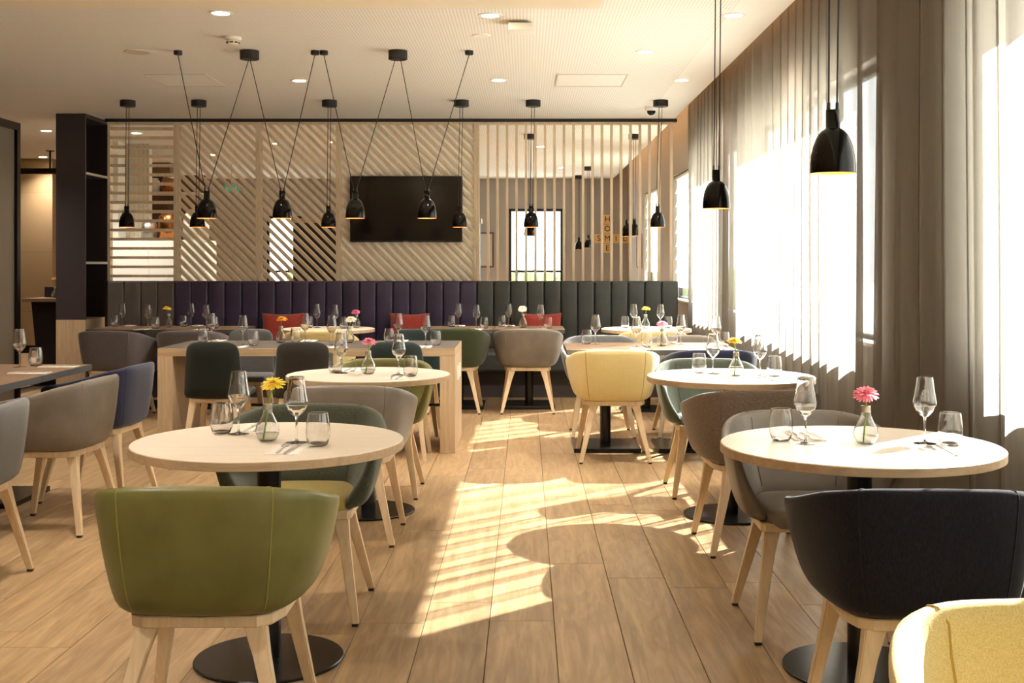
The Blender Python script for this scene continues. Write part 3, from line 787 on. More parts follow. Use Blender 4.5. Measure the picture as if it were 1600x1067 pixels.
def seat_mesh():
    bm = bmesh.new(); rows = []
    def outl(k, sc):
        a = 2 * pi * k / 28; c_, s_ = cos(a), sin(a)
        e = .55
        x = math.copysign(abs(c_) ** e, c_) * .205; y = math.copysign(abs(s_) ** e, s_) * .215
        return x * sc * (1 if y > 0 else 1 - .14 * (-y / .215)), y * sc + .015
    for sc, z in ((0, .40), (.93, .40), (.99, .412), (1, .44), (.985, .458), (.93, .468), (.6, .474), (0, .476)):
        rows.append([bm.verts.new((0, .015, z))] if sc == 0 else [bm.verts.new((*outl(k, sc), z)) for k in range(28)])
    for a, b in zip(rows, rows[1:]):
        for k in range(28):
            j = (k + 1) % 28
            if len(a) == 1: bm.faces.new((a[0], b[j], b[k]))
            elif len(b) == 1: bm.faces.new((a[k], a[j], b[0]))
            else: bm.faces.new((a[k], a[j], b[j], b[k]))
    bmesh.ops.recalc_face_normals(bm, faces=bm.faces)
    me = bpy.data.meshes.new('seat'); bm.to_mesh(me); bm.free(); me.polygons.foreach_set('use_smooth', [True] * len(me.polygons)); return me
SEAT = seat_mesh()
def frame_mesh():
    pl = [(-.15, -.198), (.15, -.198), (.186, -.172), (.21, -.10), (.214, .17), (.20, .19), (-.20, .19), (-.214, .17), (-.21, -.10), (-.186, -.172)]
    b = prism_bm(pl, .386, .417); bmesh.ops.bevel(b, geom=[e for e in b.edges if abs(e.verts[0].co.z - e.verts[1].co.z) < .001], offset=.003, segments=1, affect='EDGES')
    me = bpy.data.meshes.new('seat_frame'); b.to_mesh(me); b.free(); return me
FRAME = frame_mesh()
def leg_mesh(sx, front):
    x0, y0, x1, y1 = (.172, .150, .238, .238) if front else (.142, -.168, .234, -.244)
    b = taper_bm((sx * x0, y0, .388), (.058, .046), (sx * x1, y1, .012), (.027, .027), .004, mid=((sx * (x0 + (x1 - x0) * .22), y0 + (y1 - y0) * .22, .31), (.043, .037)))
    me = bpy.data.meshes.new('leg'); b.to_mesh(me); b.free(); return me
LEGS = [leg_mesh(s, f) for s in (-1, 1) for f in (False, True)]
LEGEND = [(s * (.238 if f else .234), .238 if f else -.244) for s in (-1, 1) for f in (False, True)]
_b = box_bm(-.011, .011, -.011, .011, 0, .012); GLIDE = bpy.data.meshes.new('glide'); _b.to_mesh(GLIDE); _b.free()
def tub_chair(x, y, rz, mat, seam, label, seat=None, legs=None):
    t = thing('tub_chair', label, 'chair', (x, y, 0), rz, 'upholstered tub chairs with ash legs')
    obj('shell', SHELL, mat, t)
    for sm_ in SEAM: obj('seam', sm_, seam or mat, t)
    st = obj('seat', SEAT, seat or mat, t)
    obj('seat_frame', FRAME, M['ash'], t)
    for me, (lx, ly) in zip(LEGS, LEGEND):
        l = obj('leg', me, M['ash'], t); obj('glide', GLIDE, M['rubber'], l, (lx, ly, 0))
    return t
B = pi
tub_chair(-.868, 3.315, .02, M['olive'], M['olive_seam'], 'olive green leather tub chair with back turned, at front round table')
tub_chair(-.875, 4.63, B, M['dgreen_fab'], None, 'dark green tweed tub chair with mustard seat behind front round table', M['gold_seat'])
tub_chair(-.875, 5.86, 0, M['grey_leather'], M['grey_seam'], 'grey leather tub chair directly behind the dark green tweed one')
tub_chair(-.87, 6.985, B, M['olive'], M['olive_seam'], 'olive green tub chair facing us behind second round table')
tub_chair(1.07, 3.28, -.04, M['navy_fab'], None, 'big navy fabric tub chair with back turned by the curtain')
tub_chair(1.06, 4.415, B, M['grey_leather'], M['grey_seam'], 'taupe leather tub chair facing us behind the sunlit front table')
tub_chair(1.085, 5.66, .03, M['brown_fab'], None, 'brown tweed tub chair with back turned at second window table')
tub_chair(1.09, 7.0, B, M['sage_fab'], None, 'sage green tub chair facing us behind second window table')
tub_chair(.605, 8.205, 0, M['yellow_fab'], M['yellow_seam'], 'yellow fabric tub chair with back turned at the aisle table')
tub_chair(.885, 1.77, B, M['yellow_fab'], M['yellow_seam'], 'yellow fabric tub chair cropped in the bottom corner of the frame')
tub_chair(.60, 9.35, B, M['slate_fab'], None, 'grey tub chair facing us across the table from yellow chair')
tub_chair(1.275, 9.36, B, M['taupe_leather'], M['taupe_seam'], 'dark taupe tub chair facing us, nearly hidden by curtain-side table')
tub_chair(1.28, 8.205, 0, M['blue_fab'], None, 'blue fabric tub chair with back turned beside curtain, behind sage chair')
tub_chair(.015, 10.835, 0, M['taupe_leather'], M['taupe_seam'], 'taupe tub chair with back turned before black-green banquette')
tub_chair(-.655, 10.835, 0, M['bottle_fab'], None, 'bottle green tub chair with back turned, beside the taupe one')
tub_chair(-1.83, 10.5, 0, M['yellow_fab'], M['yellow_seam'], 'yellow tub chair peeking over the communal table')
tub_chair(1.11, 10.45, 0, M['yellow_fab'], M['yellow_seam'], 'yellow tub chair at the round back table by curtain')
tub_chair(-3.635, 10.48, -.08, M['grey_fab'], None, 'charcoal grey tub chair at the back table, nearest dark column')
tub_chair(-2.965, 10.52, .06, M['grey_fab'], None, 'charcoal grey tub chair at the back table behind communal table end')
tub_chair(-2.43, 6.07, pi / 2 - .08, M['taupe_leather'], M['taupe_seam'], 'taupe leather tub chair turned sideways at the dark-edged table')
tub_chair(-2.49, 6.86, pi / 2 - .08, M['blue_fab'], None, 'blue fabric tub chair sideways just behind the taupe leather chair')
tub_chair(-2.42, 4.94, pi / 2 + .02, M['slate_fab'], None, 'slate grey tub chair cut off at the frame edge, sideways')

# ------------------------------------------------------------------ side chairs at the communal table
def side_back():
    bm = bmesh.new(); nx, nz = 10, 9; V = {}
    for s in (0, 1):
        for j in range(nz + 1):
            for i in range(nx + 1):
                u = -1 + 2 * i / nx; v = j / nz
                hw = .212 - .033 * v
                ru = abs(u) ** 8; rv = max(0, (v - .82) / .18); rb = max(0, (.12 - v) / .12)
                z = .424 + .398 * v - .035 * (abs(u) ** 7) * rv + .02 * (abs(u) ** 7) * rb
                edge = max(abs(u) ** 10, max(rv, rb) ** 3)
                th = .019 * (1 - .75 * edge)
                yc = -.185 - .055 * v + .03 * u * u
                V[s, i, j] = bm.verts.new((u * hw * (1 - .03 * rv), yc + (th if s else -th), z))
    for s in (0, 1):
        for j in range(nz):
            for i in range(nx):
                q = (V[s, i, j], V[s, i + 1, j], V[s, i + 1, j + 1], V[s, i, j + 1]); bm.faces.new(q if not s else q[::-1])
    bd = [(i, 0) for i in range(nx)] + [(nx, j) for j in range(nz)] + [(i, nz) for i in range(nx, 0, -1)] + [(0, j) for j in range(nz, 0, -1)]
    for k in range(len(bd)):
        a, b = bd[k], bd[(k + 1) % len(bd)]; bm.faces.new((V[0, a[0], a[1]], V[1, a[0], a[1]], V[1, b[0], b[1]], V[0, b[0], b[1]]))
    bmesh.ops.recalc_face_normals(bm, faces=bm.faces)
    return subsurf(bm, 1)
SB = side_back()
_b = box_bm(-.205, .205, -.165, .22, .426, .475, .02, 3); SS = bpy.data.meshes.new('seat'); _b.to_mesh(SS); _b.free()
_b = box_bm(-.165, .165, -.17, .17, .395, .425, .003, 1); SF = bpy.data.meshes.new('seat_frame'); _b.to_mesh(SF); _b.free()
SL = []
for sx in (-1, 1):
    for y0, y1 in ((-.15, -.21), (.15, .2)):
        b = taper_bm((sx * .145, y0, .425), (.046, .04), (sx * .2, y1, 0), (.026, .026), .004); me = bpy.data.meshes.new('leg'); b.to_mesh(me); b.free(); SL.append(me)
def side_chair(x, y, rz, mat, label):
    t = thing('side_chair', label, 'chair', (x, y, 0), rz, 'armless chairs at the communal table')
    obj('backrest', SB, mat, t); obj('seat', SS, mat, t, smooth=True); obj('seat_frame', SF, M['ash'], t)
    for me in SL: obj('leg', me, M['ash'], t)
side_chair(-2.148, 8.27, 0, M['fir_fab'], 'fir green armless chair, first along the communal table')
side_chair(-1.53, 8.27, 0, M['char_fab'], 'dark charcoal armless chair in the middle before communal table')
side_chair(-.893, 8.27, 0, M['teal_fab'], 'dark teal armless chair behind the olive tub chair')
side_chair(-2.25, 9.42, B, M['slate_fab'], 'grey armless chair across the communal table from fir green one')
side_chair(-.90, 9.42, B, M['teal_fab'], 'dark teal armless chair across the communal table')

# ------------------------------------------------------------------ pendants
SHADE_O = [(.0225, .205), (.0232, .146), (.029, .1425), (.0385, .136), (.0475, .125), (.0555, .110), (.063, .089), (.0688, .063), (.0720, .034), (.073, 0)]
SHADE = lathe_bm(SHADE_O, 40); SHADE_ME = bpy.data.meshes.new('shade'); SHADE.to_mesh(SHADE_ME); SHADE.free()
_b = lathe_bm([(.0722, .0002), (.071, .034), (.0676, .062), (.0616, .088), (.054, .109), (.045, .124), (.02, .139), (0, .139)], 40); INNER_ME = bpy.data.meshes.new('inner'); _b.to_mesh(INNER_ME); _b.free()
_b = lathe_bm([(0, .205), (.0225, .205)], 28); CAP_ME = bpy.data.meshes.new('neck_cap'); _b.to_mesh(CAP_ME); _b.free()
_b = lathe_bm([(0, .04), (.016, .046), (.024, .065), (.022, .085), (.012, .11), (.012, .14), (0, .14)], 20); BULB_ME = bpy.data.meshes.new('bulb'); _b.to_mesh(BULB_ME); _b.free()
_b = lathe_bm([(0, -.012), (.0055, -.012), (.0055, .012), (0, .012)], 10); CLAMP_ME = bpy.data.meshes.new('cord_clamp'); _b.to_mesh(CLAMP_ME); _b.free()
def canopy_bm(r, h): return lathe_bm([(0, CEIL - h), (r - .003, CEIL - h), (r, CEIL - h + .003), (r, CEIL), (0, CEIL)], 36)
PG = 'black bell pendant lamps'
def pendant(x, y, z, tops, label, own_canopy=None, big=False):
    t = thing('pendant_lamp', label, 'pendant lamp', (x, y, z), group=PG)
    obj('shade', SHADE_ME, M['gloss_black'], t, smooth=True); obj('shade_lining', INNER_ME, M['shade_in'], t, smooth=True)
    obj('neck_cap', CAP_ME, M['gloss_black'], t); obj('bulb', BULB_ME, M['bulb'], t, smooth=True)
    for k, (tx, ty, tz) in enumerate(tops):
        s = -1 if k == 0 else 1
        if len(tops) == 1: s = 0
        obj('cord_clamp', CLAMP_ME, M['matte_black'], t, (s * .0135, 0, .216))
        obj('cord', tube_bm([(s * .0135, 0, .225), (tx - x, ty - y, tz - z)], .0032, 6), M['matte_black'], t)
    if own_canopy:
        cx, cy_, r, h = own_canopy
        bm = canopy_bm(r, h); bmesh.ops.translate(bm, vec=(cx - x, cy_ - y, -z), verts=bm.verts); obj('canopy', bm, M['matte_black'], t, smooth=False)
# six straight pendants over the back tables
BK = [(-3.89, -3.90, 'over the back table nearest the dark column'), (-3.196, -3.21, 'over the back table between first and second communal bells'), (-1.92, -1.93, 'over the round back table, before the third slat panel'),
      (-.632, -.65, 'over the back table, before the television edge'), (.069, .05, 'over the back table, before vertical slats'), (1.314, 1.285, 'over the round back table, nearest the curtain end')]
for cx, bxx, wh in BK:
    pendant(bxx, 11.5, 1.712, [(cx - .014, 11.5, CEIL - .05), (cx + .014, 11.5, CEIL - .05)], 'small black bell pendant ' + wh, (cx, 11.5, .073, .062))
# four V-hung pendants over the communal table, sharing two big canopies
YF = 8.83
for cx, lb in ((-2.074, 'large black ceiling canopy holding first and second crossing cords'), (-.961, 'large black ceiling canopy above the television holding two cords')):
    c = obj('ceiling_canopy', canopy_bm(.071, .066), M['matte_black'], None, (cx, YF, 0)); c.location.z = 0
    tag(c, lb, 'ceiling canopy', 'large ceiling canopies')
def fx(px): return (px - 822) * YF / FPX
for bpx, s, bg, lb in ((323, 278, -2.074 - .005, 'first'), (441, 492, -2.074 + .005, 'second'), (555, 506, -.961 - .02, 'third'), (667, 733, -.961 + .02, 'fourth')):
    sx = fx(s)
    lo = [(sx, YF, CEIL - .03), (bg, YF, CEIL - .066)]
    if lb in ('second', 'fourth'): lo = [(bg, YF, CEIL - .066), (sx, YF, CEIL - .03)]
    pendant(fx(bpx), YF, 1.694, lo, 'black bell pendant on two slanting cords, %s along the communal table from column' % lb, (sx, YF, .031, .03))
pendant(1.01, 6.25, 1.645, [(1.02 - .014, 6.25, CEIL - .05), (1.02 + .014, 6.25, CEIL - .05)], 'black bell pendant before the middle curtain over second window table', (1.02, 6.25, .073, .062))
pendant(.99, 3.80, 1.642, [(1.0 - .018, 3.8, CEIL - .05), (1.0 + .018, 3.8, CEIL - .05)], 'largest black bell pendant hanging over the front window table', (1.0, 3.8, .073, .062))
for x, y_, lb in ((.047, 14.5, 'before the bright far window'), (1.335, 14.5, 'near the window wall'), (1.02, 19.3, 'above, farther of pair by letter tiles'), (.95, 21.2, 'beside letter tiles, farthest of all')):
    pendant(x, y_, 1.70 if y_ < 15 else 1.62, [(x - .014, y_, CEIL - .05), (x + .014, y_, CEIL - .05)], 'black bell pendant behind vertical slats ' + lb, (x, y_, .073, .062))
pendant(1.27, 14.8, 1.70, [(1.30, 14.8, CEIL - .03)], 'black bell pendant behind vertical slats, half hidden by its neighbour')

# ------------------------------------------------------------------ ceiling fittings
_b = lathe_bm([(.055, -.004), (.078, -.004), (.080, 0), (.055, 0)], 36, close=True); RING = bpy.data.meshes.new('trim_ring'); _b.to_mesh(RING); _b.free()
_b = lathe_bm([(0, -.003), (.055, -.003), (.055, -.0005), (0, -.0005)], 28); LENS = bpy.data.meshes.new('lens'); _b.to_mesh(LENS); _b.free()
spot_d = bpy.data.lights.new('downlight_spot', 'SPOT'); spot_d.energy = SPOT; spot_d.color = (1, .90, .78); spot_d.spot_size = radians(125); spot_d.spot_blend = 1; spot_d.shadow_soft_size = .06
def downlight(x, y, label, z=CEIL, lamp=True):
    t = thing('downlight', label, 'downlight', (x, y, z), group='recessed downlights')
    obj('trim_ring', RING, M['white_trim'], t); obj('lens', LENS, M['downlight'], t)
    if lamp:
        l = bpy.data.objects.new('lamp', spot_d); C.objects.link(l); l.parent = t; l.location = (0, 0, -.02)
DL = [(-1.944, 7.5, 'recessed downlight beside the smoke detector near the soffit'), (-.23, 7.57, 'recessed downlight beside the white ceiling box'), (.897, 8.87, 'recessed downlight between access panel and curtain'),
      (-1.975, 10.26, 'recessed downlight between the slanting cords above communal table'), (-.239, 10.23, 'recessed downlight beyond the television, beside the cord canopy'), (1.351, 10.23, 'recessed downlight nearest the dome camera'),
      (1.333, 7.57, 'recessed downlight near soffit and curtain top'), (-5.745, 14.1, 'recessed downlight in the passage beside dark column'), (-7.2, 17.55, 'recessed downlight deeper in the passage before the stone wall'),
      (-4.75, 14.35, 'added downlight brightening the front of the white buffet cabinet'), (-4.6, 17.2, 'recessed downlight behind horizontal slats'), (-3.3, 15.6, 'recessed downlight behind the first diagonal screen'), (-2.5, 15.4, 'recessed downlight behind the second diagonal screen'), (.2, 16.0, 'recessed downlight behind vertical slats, before far window'), (.6, 19.5, 'recessed downlight behind vertical slats, farthest')]  # the one before the buffet cabinet is added to brighten its front
for x, y_, lb in DL: downlight(x, y_, lb)
DL_ADDED = [(-4.2, 7.5), (-5.6, 11.4)]  # lamps outside the view, added for more light on this side
for i, (x, y_) in enumerate(DL_ADDED): downlight(x, y_, ['unseen downlight added over the dark-edged table', 'unseen downlight added by the hung glass partition'][i])
for i, (x, y_) in enumerate([(-4.2, 5.0), (-1.9, 5.0), (-4.2, 2.4), (-1.9, 2.4), (-1.9, -.4), (-4.2, -.4)]): downlight(x, y_, 'unseen soffit downlight added for light on the camera side', 2.75)  # out-of-frame lamps, added to light the near part of the room
sm = thing('smoke_detector', 'round white smoke detector on the ceiling by front downlight', 'smoke detector', (-2.066, 8.3, CEIL))
obj('base', lathe_bm([(0, 0), (.058, 0), (.058, -.018), (.05, -.022), (0, -.022)], 32), M['white_trim'], sm); obj('chamber', lathe_bm([(0, -.022), (.046, -.022), (.04, -.05), (.026, -.058), (0, -.058)], 32), M['ceramic'], sm, smooth=True)
for k in range(8):
    a = k * pi / 4; b = box_bm(-.012, .012, -.002, .002, -.045, -.036); bmesh.ops.translate(b, vec=(0, -.0435, 0), verts=b.verts); bmesh.ops.rotate(b, matrix=Matrix.Rotation(a, 3, 'Z'), verts=b.verts, cent=(0, 0, 0)); obj('vent_slot', b, M['matte_black'], sm)
tag(obj('ceiling_speaker', lathe_bm([(0, -.008), (.088, -.008), (.1, -.004), (.1, 0), (0, 0)], 40), plain('speaker grille', (214, 206, 190), .7), None, (-2.927, 8.87, CEIL)), 'flat round pale ceiling speaker', 'speaker')
tag(obj('ceiling_outlet', lathe_bm([(0, -.008), (.06, -.008), (.065, 0), (0, 0)], 36), M['plaster'], None, (-.313, 8.23, CEIL)), 'small flat white round cap on the ceiling', 'ceiling outlet')
dv = thing('ceiling_box', 'small white angled box mounted on the ceiling', 'ceiling box', (-.045, 7.8, CEIL))
box('bracket', -.06, .085, -.02, .06, -.02, 0, M['matte_black'], dv); box('body', -.07, .10, -.11, .05, -.07, -.02, M['white_trim'], dv, .006)
for x0, x1, lb in ((-3.22, -2.70, 'square access panel in the ceiling behind communal pendants'), (.26, .86, 'square access panel in the ceiling before vertical slats')):
    t = thing('access_panel', lb, 'ceiling panel', ((x0 + x1) / 2, 10.25, CEIL)); h = (x1 - x0) / 2
    box('panel', -h + .012, h - .012, -.32, .32, -.003, 0, M['plaster'], t)
    for a in ((-h, h, -.34, -.328), (-h, h, .328, .34), (-h, -h + .008, -.328, .328), (h - .008, h, -.328, .328)): box('frame_strip', *a, -.006, 0, plain('panel frame', (216, 208, 192), .7) if 'pf' not in M else M['pf'], t)
dc = thing('dome_camera', 'white dome security camera on ceiling by the end pendant', 'camera', (1.27, 11.95, CEIL))
obj('housing', lathe_bm([(0, 0), (.062, 0), (.062, -.035), (.056, -.045), (0, -.045)], 32), M['white_trim'], dc); obj('dome', lathe_bm([(.045, -.045), (.042, -.062), (.03, -.08), (.015, -.088), (0, -.09)], 24), M['gloss_black'], dc, smooth=True)

# ------------------------------------------------------------------ table ware
_b = lathe_bm(dens([(.0255, .222), (.0272, .212), (.032, .175), (.0385, .137), (.0375, .128), (.030, .112), (.016, .096), (.006, .088), (.004, .089), (.012, .097), (.028, .1125), (.0362, .129), (.0373, .137), (.0308, .175), (.026, .212), (.0246, .222)], close=True), 28, close=True); BOWL = bpy.data.meshes.new('bowl'); _b.to_mesh(BOWL); _b.free()
_b = lathe_bm(dens([(0, .09), (.006, .0885), (.0042, .078), (.0036, .05), (.0038, .014), (.006, .006), (0, .006)], close=False), 14); STEM = bpy.data.meshes.new('stem'); _b.to_mesh(STEM); _b.free()
_b = lathe_bm(dens([(0, 0), (.036, 0), (.037, .0012), (.02, .0032), (.006, .0062), (0, .0062)], close=False), 32); FOOT = bpy.data.meshes.new('foot'); _b.to_mesh(FOOT); _b.free()
_b = lathe_bm(dens([(0, 0), (.026, 0), (.031, .004), (.038, .022), (.0405, .045), (.0385, .075), (.0335, .108), (.0321, .108), (.037, .075), (.039, .045), (.0362, .022), (.029, .0075), (0, .0065)], close=False), 32); TUMB = bpy.data.meshes.new('tumbler'); _b.to_mesh(TUMB); _b.free()
_b = lathe_bm(dens([(0, 0), (.018, 0), (.030, .006), (.0395, .024), (.041, .036), (.038, .052), (.027, .074), (.0175, .094), (.0155, .108), (.0143, .108), (.0163, .094), (.0257, .074), (.0366, .052), (.0395, .036), (.038, .024), (.029, .0075), (.017, .0018), (0, .0016)], close=False), 32); VGL = bpy.data.meshes.new('bulb_glass'); _b.to_mesh(VGL); _b.free()
_b = lathe_bm([(0, .0022), (.0165, .0024), (.0285, .008), (.0372, .024), (.0378, .027), (0, .027)], 32); VWA = bpy.data.meshes.new('water'); _b.to_mesh(VWA); _b.free()
_b = lathe_bm([(.0155, .106), (.0165, .109), (.0155, .112), (.0165, .115), (.0155, .118), (.0165, .121), (.0155, .124), (.0155, .128), (.0142, .128), (.0142, .106)], 24, close=True); VCO = bpy.data.meshes.new('collar'); _b.to_mesh(VCO); _b.free()
def wine_glass(x, y, lb, g, z=.7502):
    t = thing('wine_glass', lb, 'wine glass', (x, y, z), 0, g)
    obj('bowl', BOWL, M['glass'], t, smooth=True); obj('stem', STEM, M['glass'], t, smooth=True); obj('foot', FOOT, M['glass'], t, smooth=True)
def tumbler(x, y, lb, g, z=.7502):
    tag(obj('tumbler', TUMB, M['glass'], None, (x, y, z), smooth=True), lb, 'tumbler', g)
def petal_mesh(n, r0, r1, w, tilt, z):
    bm = bmesh.new()
    for k in range(n):
        a = 2 * pi * k / n + random.uniform(-.06, .06); L = r1 * random.uniform(.93, 1.04); tl = tilt + random.uniform(-.12, .12)
        pts = []
        for f, ww in ((0, .5), (.35, .95), (.7, 1), (.92, .7), (1, .25)):
            r = r0 + (L - r0) * f; zz = z + (r - r0) * math.tan(tl) - .25 * (r - r0) ** 2 / r1
            for s in (-1, 0, 1):
                pts.append(bm.verts.new((r * cos(a) - s * w * ww * sin(a), r * sin(a) + s * w * ww * cos(a), zz + (.0012 if s == 0 else 0))))
        for i in range(4):
            for s in (0, 1): bm.faces.new((pts[i * 3 + s], pts[i * 3 + s + 1], pts[i * 3 + s + 4], pts[i * 3 + s + 3]))
    me = bpy.data.meshes.new('petals'); bm.to_mesh(me); bm.free(); return me
PET = [petal_mesh(24, .006, .044, .0048, .05, 0), petal_mesh(18, .005, .034, .0044, .35, .003), petal_mesh(14, .003, .02, .0030, .75, .004)]
_b = lathe_bm([(0, .012), (.006, .0115), (.0105, .008), (.011, .002), (.008, -.008), (.003, -.014), (0, -.014)], 18); DISC = bpy.data.meshes.new('flower_disc'); _b.to_mesh(DISC); _b.free()
def flower_vase(x, y, mat, disc, cl, where, hx=.0, hz=.935, tilt=(.25, 0), z=.7502):
    v = thing('bulb_vase', 'clear bulb-shaped glass vase holding %s %s' % (cl, where), 'vase', (x, y, z), 0, 'bulb vases with one gerbera')
    obj('bulb_glass', VGL, M['glass'], v, smooth=True); obj('water', VWA, M['water'], v, smooth=True); obj('collar', VCO, M['collar'], v, smooth=True)
    h = hz - z
    fl = thing('gerbera', 'single %s in bulb vase %s' % (cl, where), 'flower', (x + hx, y, hz), 0, 'single gerberas in bulb vases')
    head = obj('petal_ring', PET[0], mat, fl, (0, 0, 0), (tilt[0], tilt[1], 0))
    for p in PET[1:]: obj('petal_ring', p, mat, fl, (0, 0, 0), (tilt[0], tilt[1], 0))
    obj('flower_disc', DISC, disc, fl, (0, 0, 0), (tilt[0], tilt[1], 0), True)
    obj('flower_stem', tube_bm([(-hx - .012, -.012, .006 - h), (-hx - .004, -.003, .07 - h), (-hx + .001, 0, .118 - h), (-.001, 0, -.012)], .0028, 8), M['stem'], fl, smooth=True)
# cutlery
def fork_mesh():
    bm = bmesh.new()
    prism_bm([(-.004, -.1), (.004, -.1), (.0055, -.085), (.0032, -.01), (.0032, .03), (-.0032, .03), (-.0032, -.01), (-.0055, -.085)], .0005, .003, 'z', bm)
    prism_bm([(-.0032, .03), (.0032, .03), (.0115, .044), (.012, .058), (-.012, .058), (-.0115, .044)], .001, .003, 'z', bm)
    for k in range(4):
        a = -.012 + k * .0068; prism_bm([(a, .058), (a + .0036, .058), (a + .0028, .1), (a + .0008, .1)], .0012, .003, 'z', bm)
    me = bpy.data.meshes.new('fork'); bm.to_mesh(me); bm.free(); return me
def knife_mesh():
    bm = bmesh.new()
    prism_bm([(-.004, -.105), (.004, -.105), (.0062, -.09), (.0048, .0), (-.0048, .0), (-.0062, -.09)], .0005, .005, 'z', bm)
    me = bpy.data.meshes.new('knife_handle'); bm.to_mesh(me); bm.free()
    bm = prism_bm([(-.0045, 0), (.0045, 0), (.0095, .02), (.0095, .07), (.002, .105), (-.0045, .1)], .001, .0028)
    m2 = bpy.data.meshes.new('knife_blade'); bm.to_mesh(m2); bm.free(); return me, m2
FORK, (KH, KB) = fork_mesh(), knife_mesh()
_b = box_bm(-.055, .055, -.105, .105, 0, .0012, 0); box_bm(-.053, .05, -.1045, .1035, .0012, .0024, 0, bm=_b); NAP = bpy.data.meshes.new('napkin'); _b.to_mesh(NAP); _b.free()
def place_setting(x, y, rz, where, z=.7502):
    tag(obj('napkin', NAP, M['napkin'], None, (x, y, z), (0, 0, rz)), 'folded white napkin under cutlery ' + where, 'napkin', 'folded napkins')
    c, s = cos(rz), sin(rz)
    def p(a, b): return (x + c * a - s * b, y + s * a + c * b, z + .0025)
    tag(obj('fork', FORK, M['steel'], None, p(-.018, .008), (0, 0, rz + .04)), 'steel fork on napkin ' + where, 'fork', 'forks')
    k = thing('knife', 'steel knife on napkin ' + where, 'knife', p(.018, -.004), rz - .03, 'knives')
    obj('handle', KH, M['steel'], k); obj('blade', KB, M['steel'], k)
GW, GT = 'stemmed wine glasses', 'stemless water tumblers'
def settings(rows):
    """(wine xy, tumbler xy, facing +1 = guest nearer to us, -1 = guest beyond, where)"""
    for wx, wy, tx, ty, f, where in rows:
        wine_glass(wx, wy, 'clear wine glass ' + where, GW); tumbler(tx, ty, 'clear tumbler ' + where, GT)
        if f == 1: place_setting(wx + .0, wy - .152, 0.0, where)
        elif f == -1: place_setting(wx + .03, wy + .152, pi, where)
        elif f == 2: place_setting(wx + .0, wy + .152, pi, where)
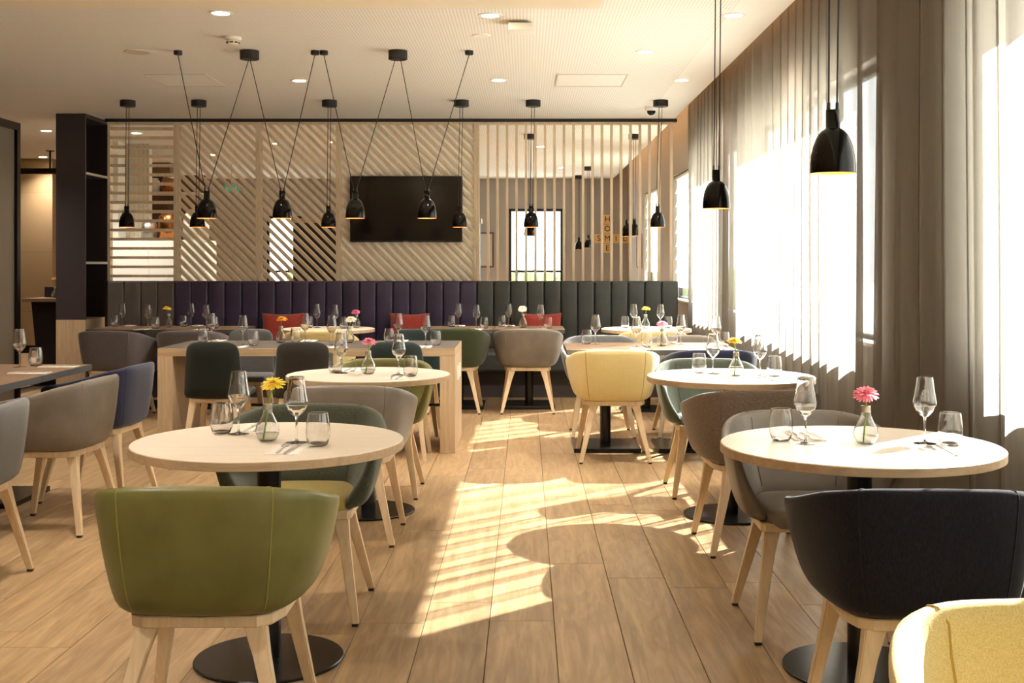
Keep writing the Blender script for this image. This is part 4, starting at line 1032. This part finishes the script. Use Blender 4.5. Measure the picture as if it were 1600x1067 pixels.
settings([
 (-1.015, 4.159, -1.08, 4.175, -1, 'at dark green tweed chair\'s place, front round table'),
 (-.771, 3.956, -.688, 3.895, 1, 'at olive leather chair\'s place, front round table'),
 (-1.018, 6.483, -1.058, 6.535, -1, 'at facing olive chair\'s place, second round table'),
 (-.689, 6.371, -.62, 6.320, 1, 'at grey leather chair\'s place, second round table'),
 (.935, 3.941, .868, 4.01, -1, 'at taupe chair\'s place, front window table'),
 (1.333, 3.936, 1.405, 3.90, 1, 'at navy chair\'s place, front window table'),
 (1.023, 6.445, .955, 6.50, -1, 'at sage chair\'s place, second window table'),
 (1.255, 6.316, 1.33, 6.31, 1, 'at brown tweed chair\'s place, second window table'),
 (.519, 8.80, .455, 8.853, 0, 'at facing grey chair\'s place, aisle walnut table'),
 (.798, 8.52, .873, 8.52, 1, 'at yellow chair\'s place, aisle walnut table'),
 (1.157, 8.80, 1.10, 8.853, 0, 'at dark taupe chair\'s place, curtain walnut table'),
 (1.375, 8.53, 1.44, 8.56, 1, 'at blue chair\'s place, curtain walnut table'),
 (1.017, 11.13, .934, 11.12, 0, 'at banquette place, curtain-end round table'),
 (1.262, 11.06, 1.335, 11.06, 1, 'at yellow chair\'s place, curtain-end round table'),
 (-.651, 11.32, -.715, 11.30, 2, 'at bench place opposite bottle green chair'),
 (-.463, 10.99, -.39, 10.95, 1, 'at bottle green chair\'s place, back walnut table'),
 (-.166, 11.32, -.232, 11.30, 2, 'at bench place opposite back taupe chair'),
 (.136, 11.0, .205, 10.96, 1, 'at back taupe chair\'s place, back walnut table'),
 (-3.88, 11.33, -3.945, 11.30, 2, 'at grey bench place nearest the column'),
 (-3.529, 10.99, -3.455, 10.98, 1, 'at grey chair\'s place nearest the column'),
 (-3.22, 11.33, -3.287, 11.30, 2, 'at navy bench place, corner walnut table'),
 (-2.985, 10.99, -2.91, 11.0, 1, 'at second grey chair\'s place, corner walnut table'),
 (-1.98, 11.15, -2.05, 11.13, 0, 'at bench place, round back table'),
 (-1.78, 10.98, -1.70, 10.99, 1, 'at yellow chair\'s place, round back table'),
 (-2.421, 9.06, -2.47, 9.0, 2, 'at communal place across from fir green chair'),
 (-2.091, 8.699, -2.015, 8.70, 1, 'at fir green chair\'s place, communal table'),
 (-1.70, 9.06, -1.765, 9.02, 2, 'at middle far place, communal table'),
 (-1.432, 8.68, -1.36, 8.70, 1, 'at charcoal chair\'s place, communal table'),
 (-.983, 9.06, -1.05, 9.03, 2, 'at communal place across from near teal chair'),
 (-.743, 8.713, -.668, 8.713, 1, 'at near teal chair\'s place, communal table'),
])
wine_glass(-2.95, 6.86, 'clear wine glass on dark-edged table behind sideways taupe chair', GW); tumbler(-2.89, 6.94, 'clear tumbler on dark-edged table behind sideways taupe chair', GT)
place_setting(-2.74, 6.90, pi / 2, 'on far half of dark-edged table'); place_setting(-2.74, 6.50, pi / 2, 'on near half of dark-edged table')
YD = plain('golden flower centre', (200, 150, 20), .7); PD = plain('rose flower centre', (190, 70, 90), .7); WD = plain('cream flower centre', (206, 176, 96), .7)
flower_vase(-.877, 3.995, M['yellow_petal'], YD, 'yellow gerbera', 'on front round table', .019, .945, (.32, -.06))
flower_vase(-.862, 6.43, M['pink_petal'], PD, 'pink gerbera', 'on second round table', .004, .928, (.25, .04))
flower_vase(1.134, 3.93, M['pink_petal'], PD, 'pink gerbera', 'on front window table', .0, .918, (.5, -.12))
flower_vase(1.129, 6.33, M['yellow_petal'], YD, 'yellow gerbera', 'on second window table', -.01, .938, (.15, .05))
flower_vase(1.0, 8.65, M['pink_petal'], PD, 'pink gerbera', 'on curtain walnut table', .0, .914, (.35, 0))
flower_vase(1.12, 11.05, M['yellow_petal'], YD, 'yellow gerbera', 'on curtain-end round table', .006, .935, (.2, 0))
flower_vase(-.03, 11.15, M['white_petal'], WD, 'white gerbera', 'on back walnut table before red cushion', -.004, .930, (.7, 0))
flower_vase(-3.40, 11.2, M['yellow_petal'], YD, 'yellow gerbera', 'on grey banquette table', -.012, .930, (.1, .2))
flower_vase(-1.60, 11.1, M['mauve_petal'], PD, 'mauve gerbera', 'on round back table', -.006, .902, (.4, 0))
flower_vase(-1.873, 9.0, M['orange_petal'], YD, 'golden gerbera', 'on communal table near fir green chair', .007, .932, (.2, 0))
flower_vase(-1.353, 9.0, M['white_petal'], WD, 'white gerbera', 'on communal table near charcoal chair', .014, .930, (.4, 0))
flower_vase(-5.33, 13.33, M['orange_petal'], YD, 'golden gerbera', 'on black high table', -.0, 1.19, (.2, 0), .9702)
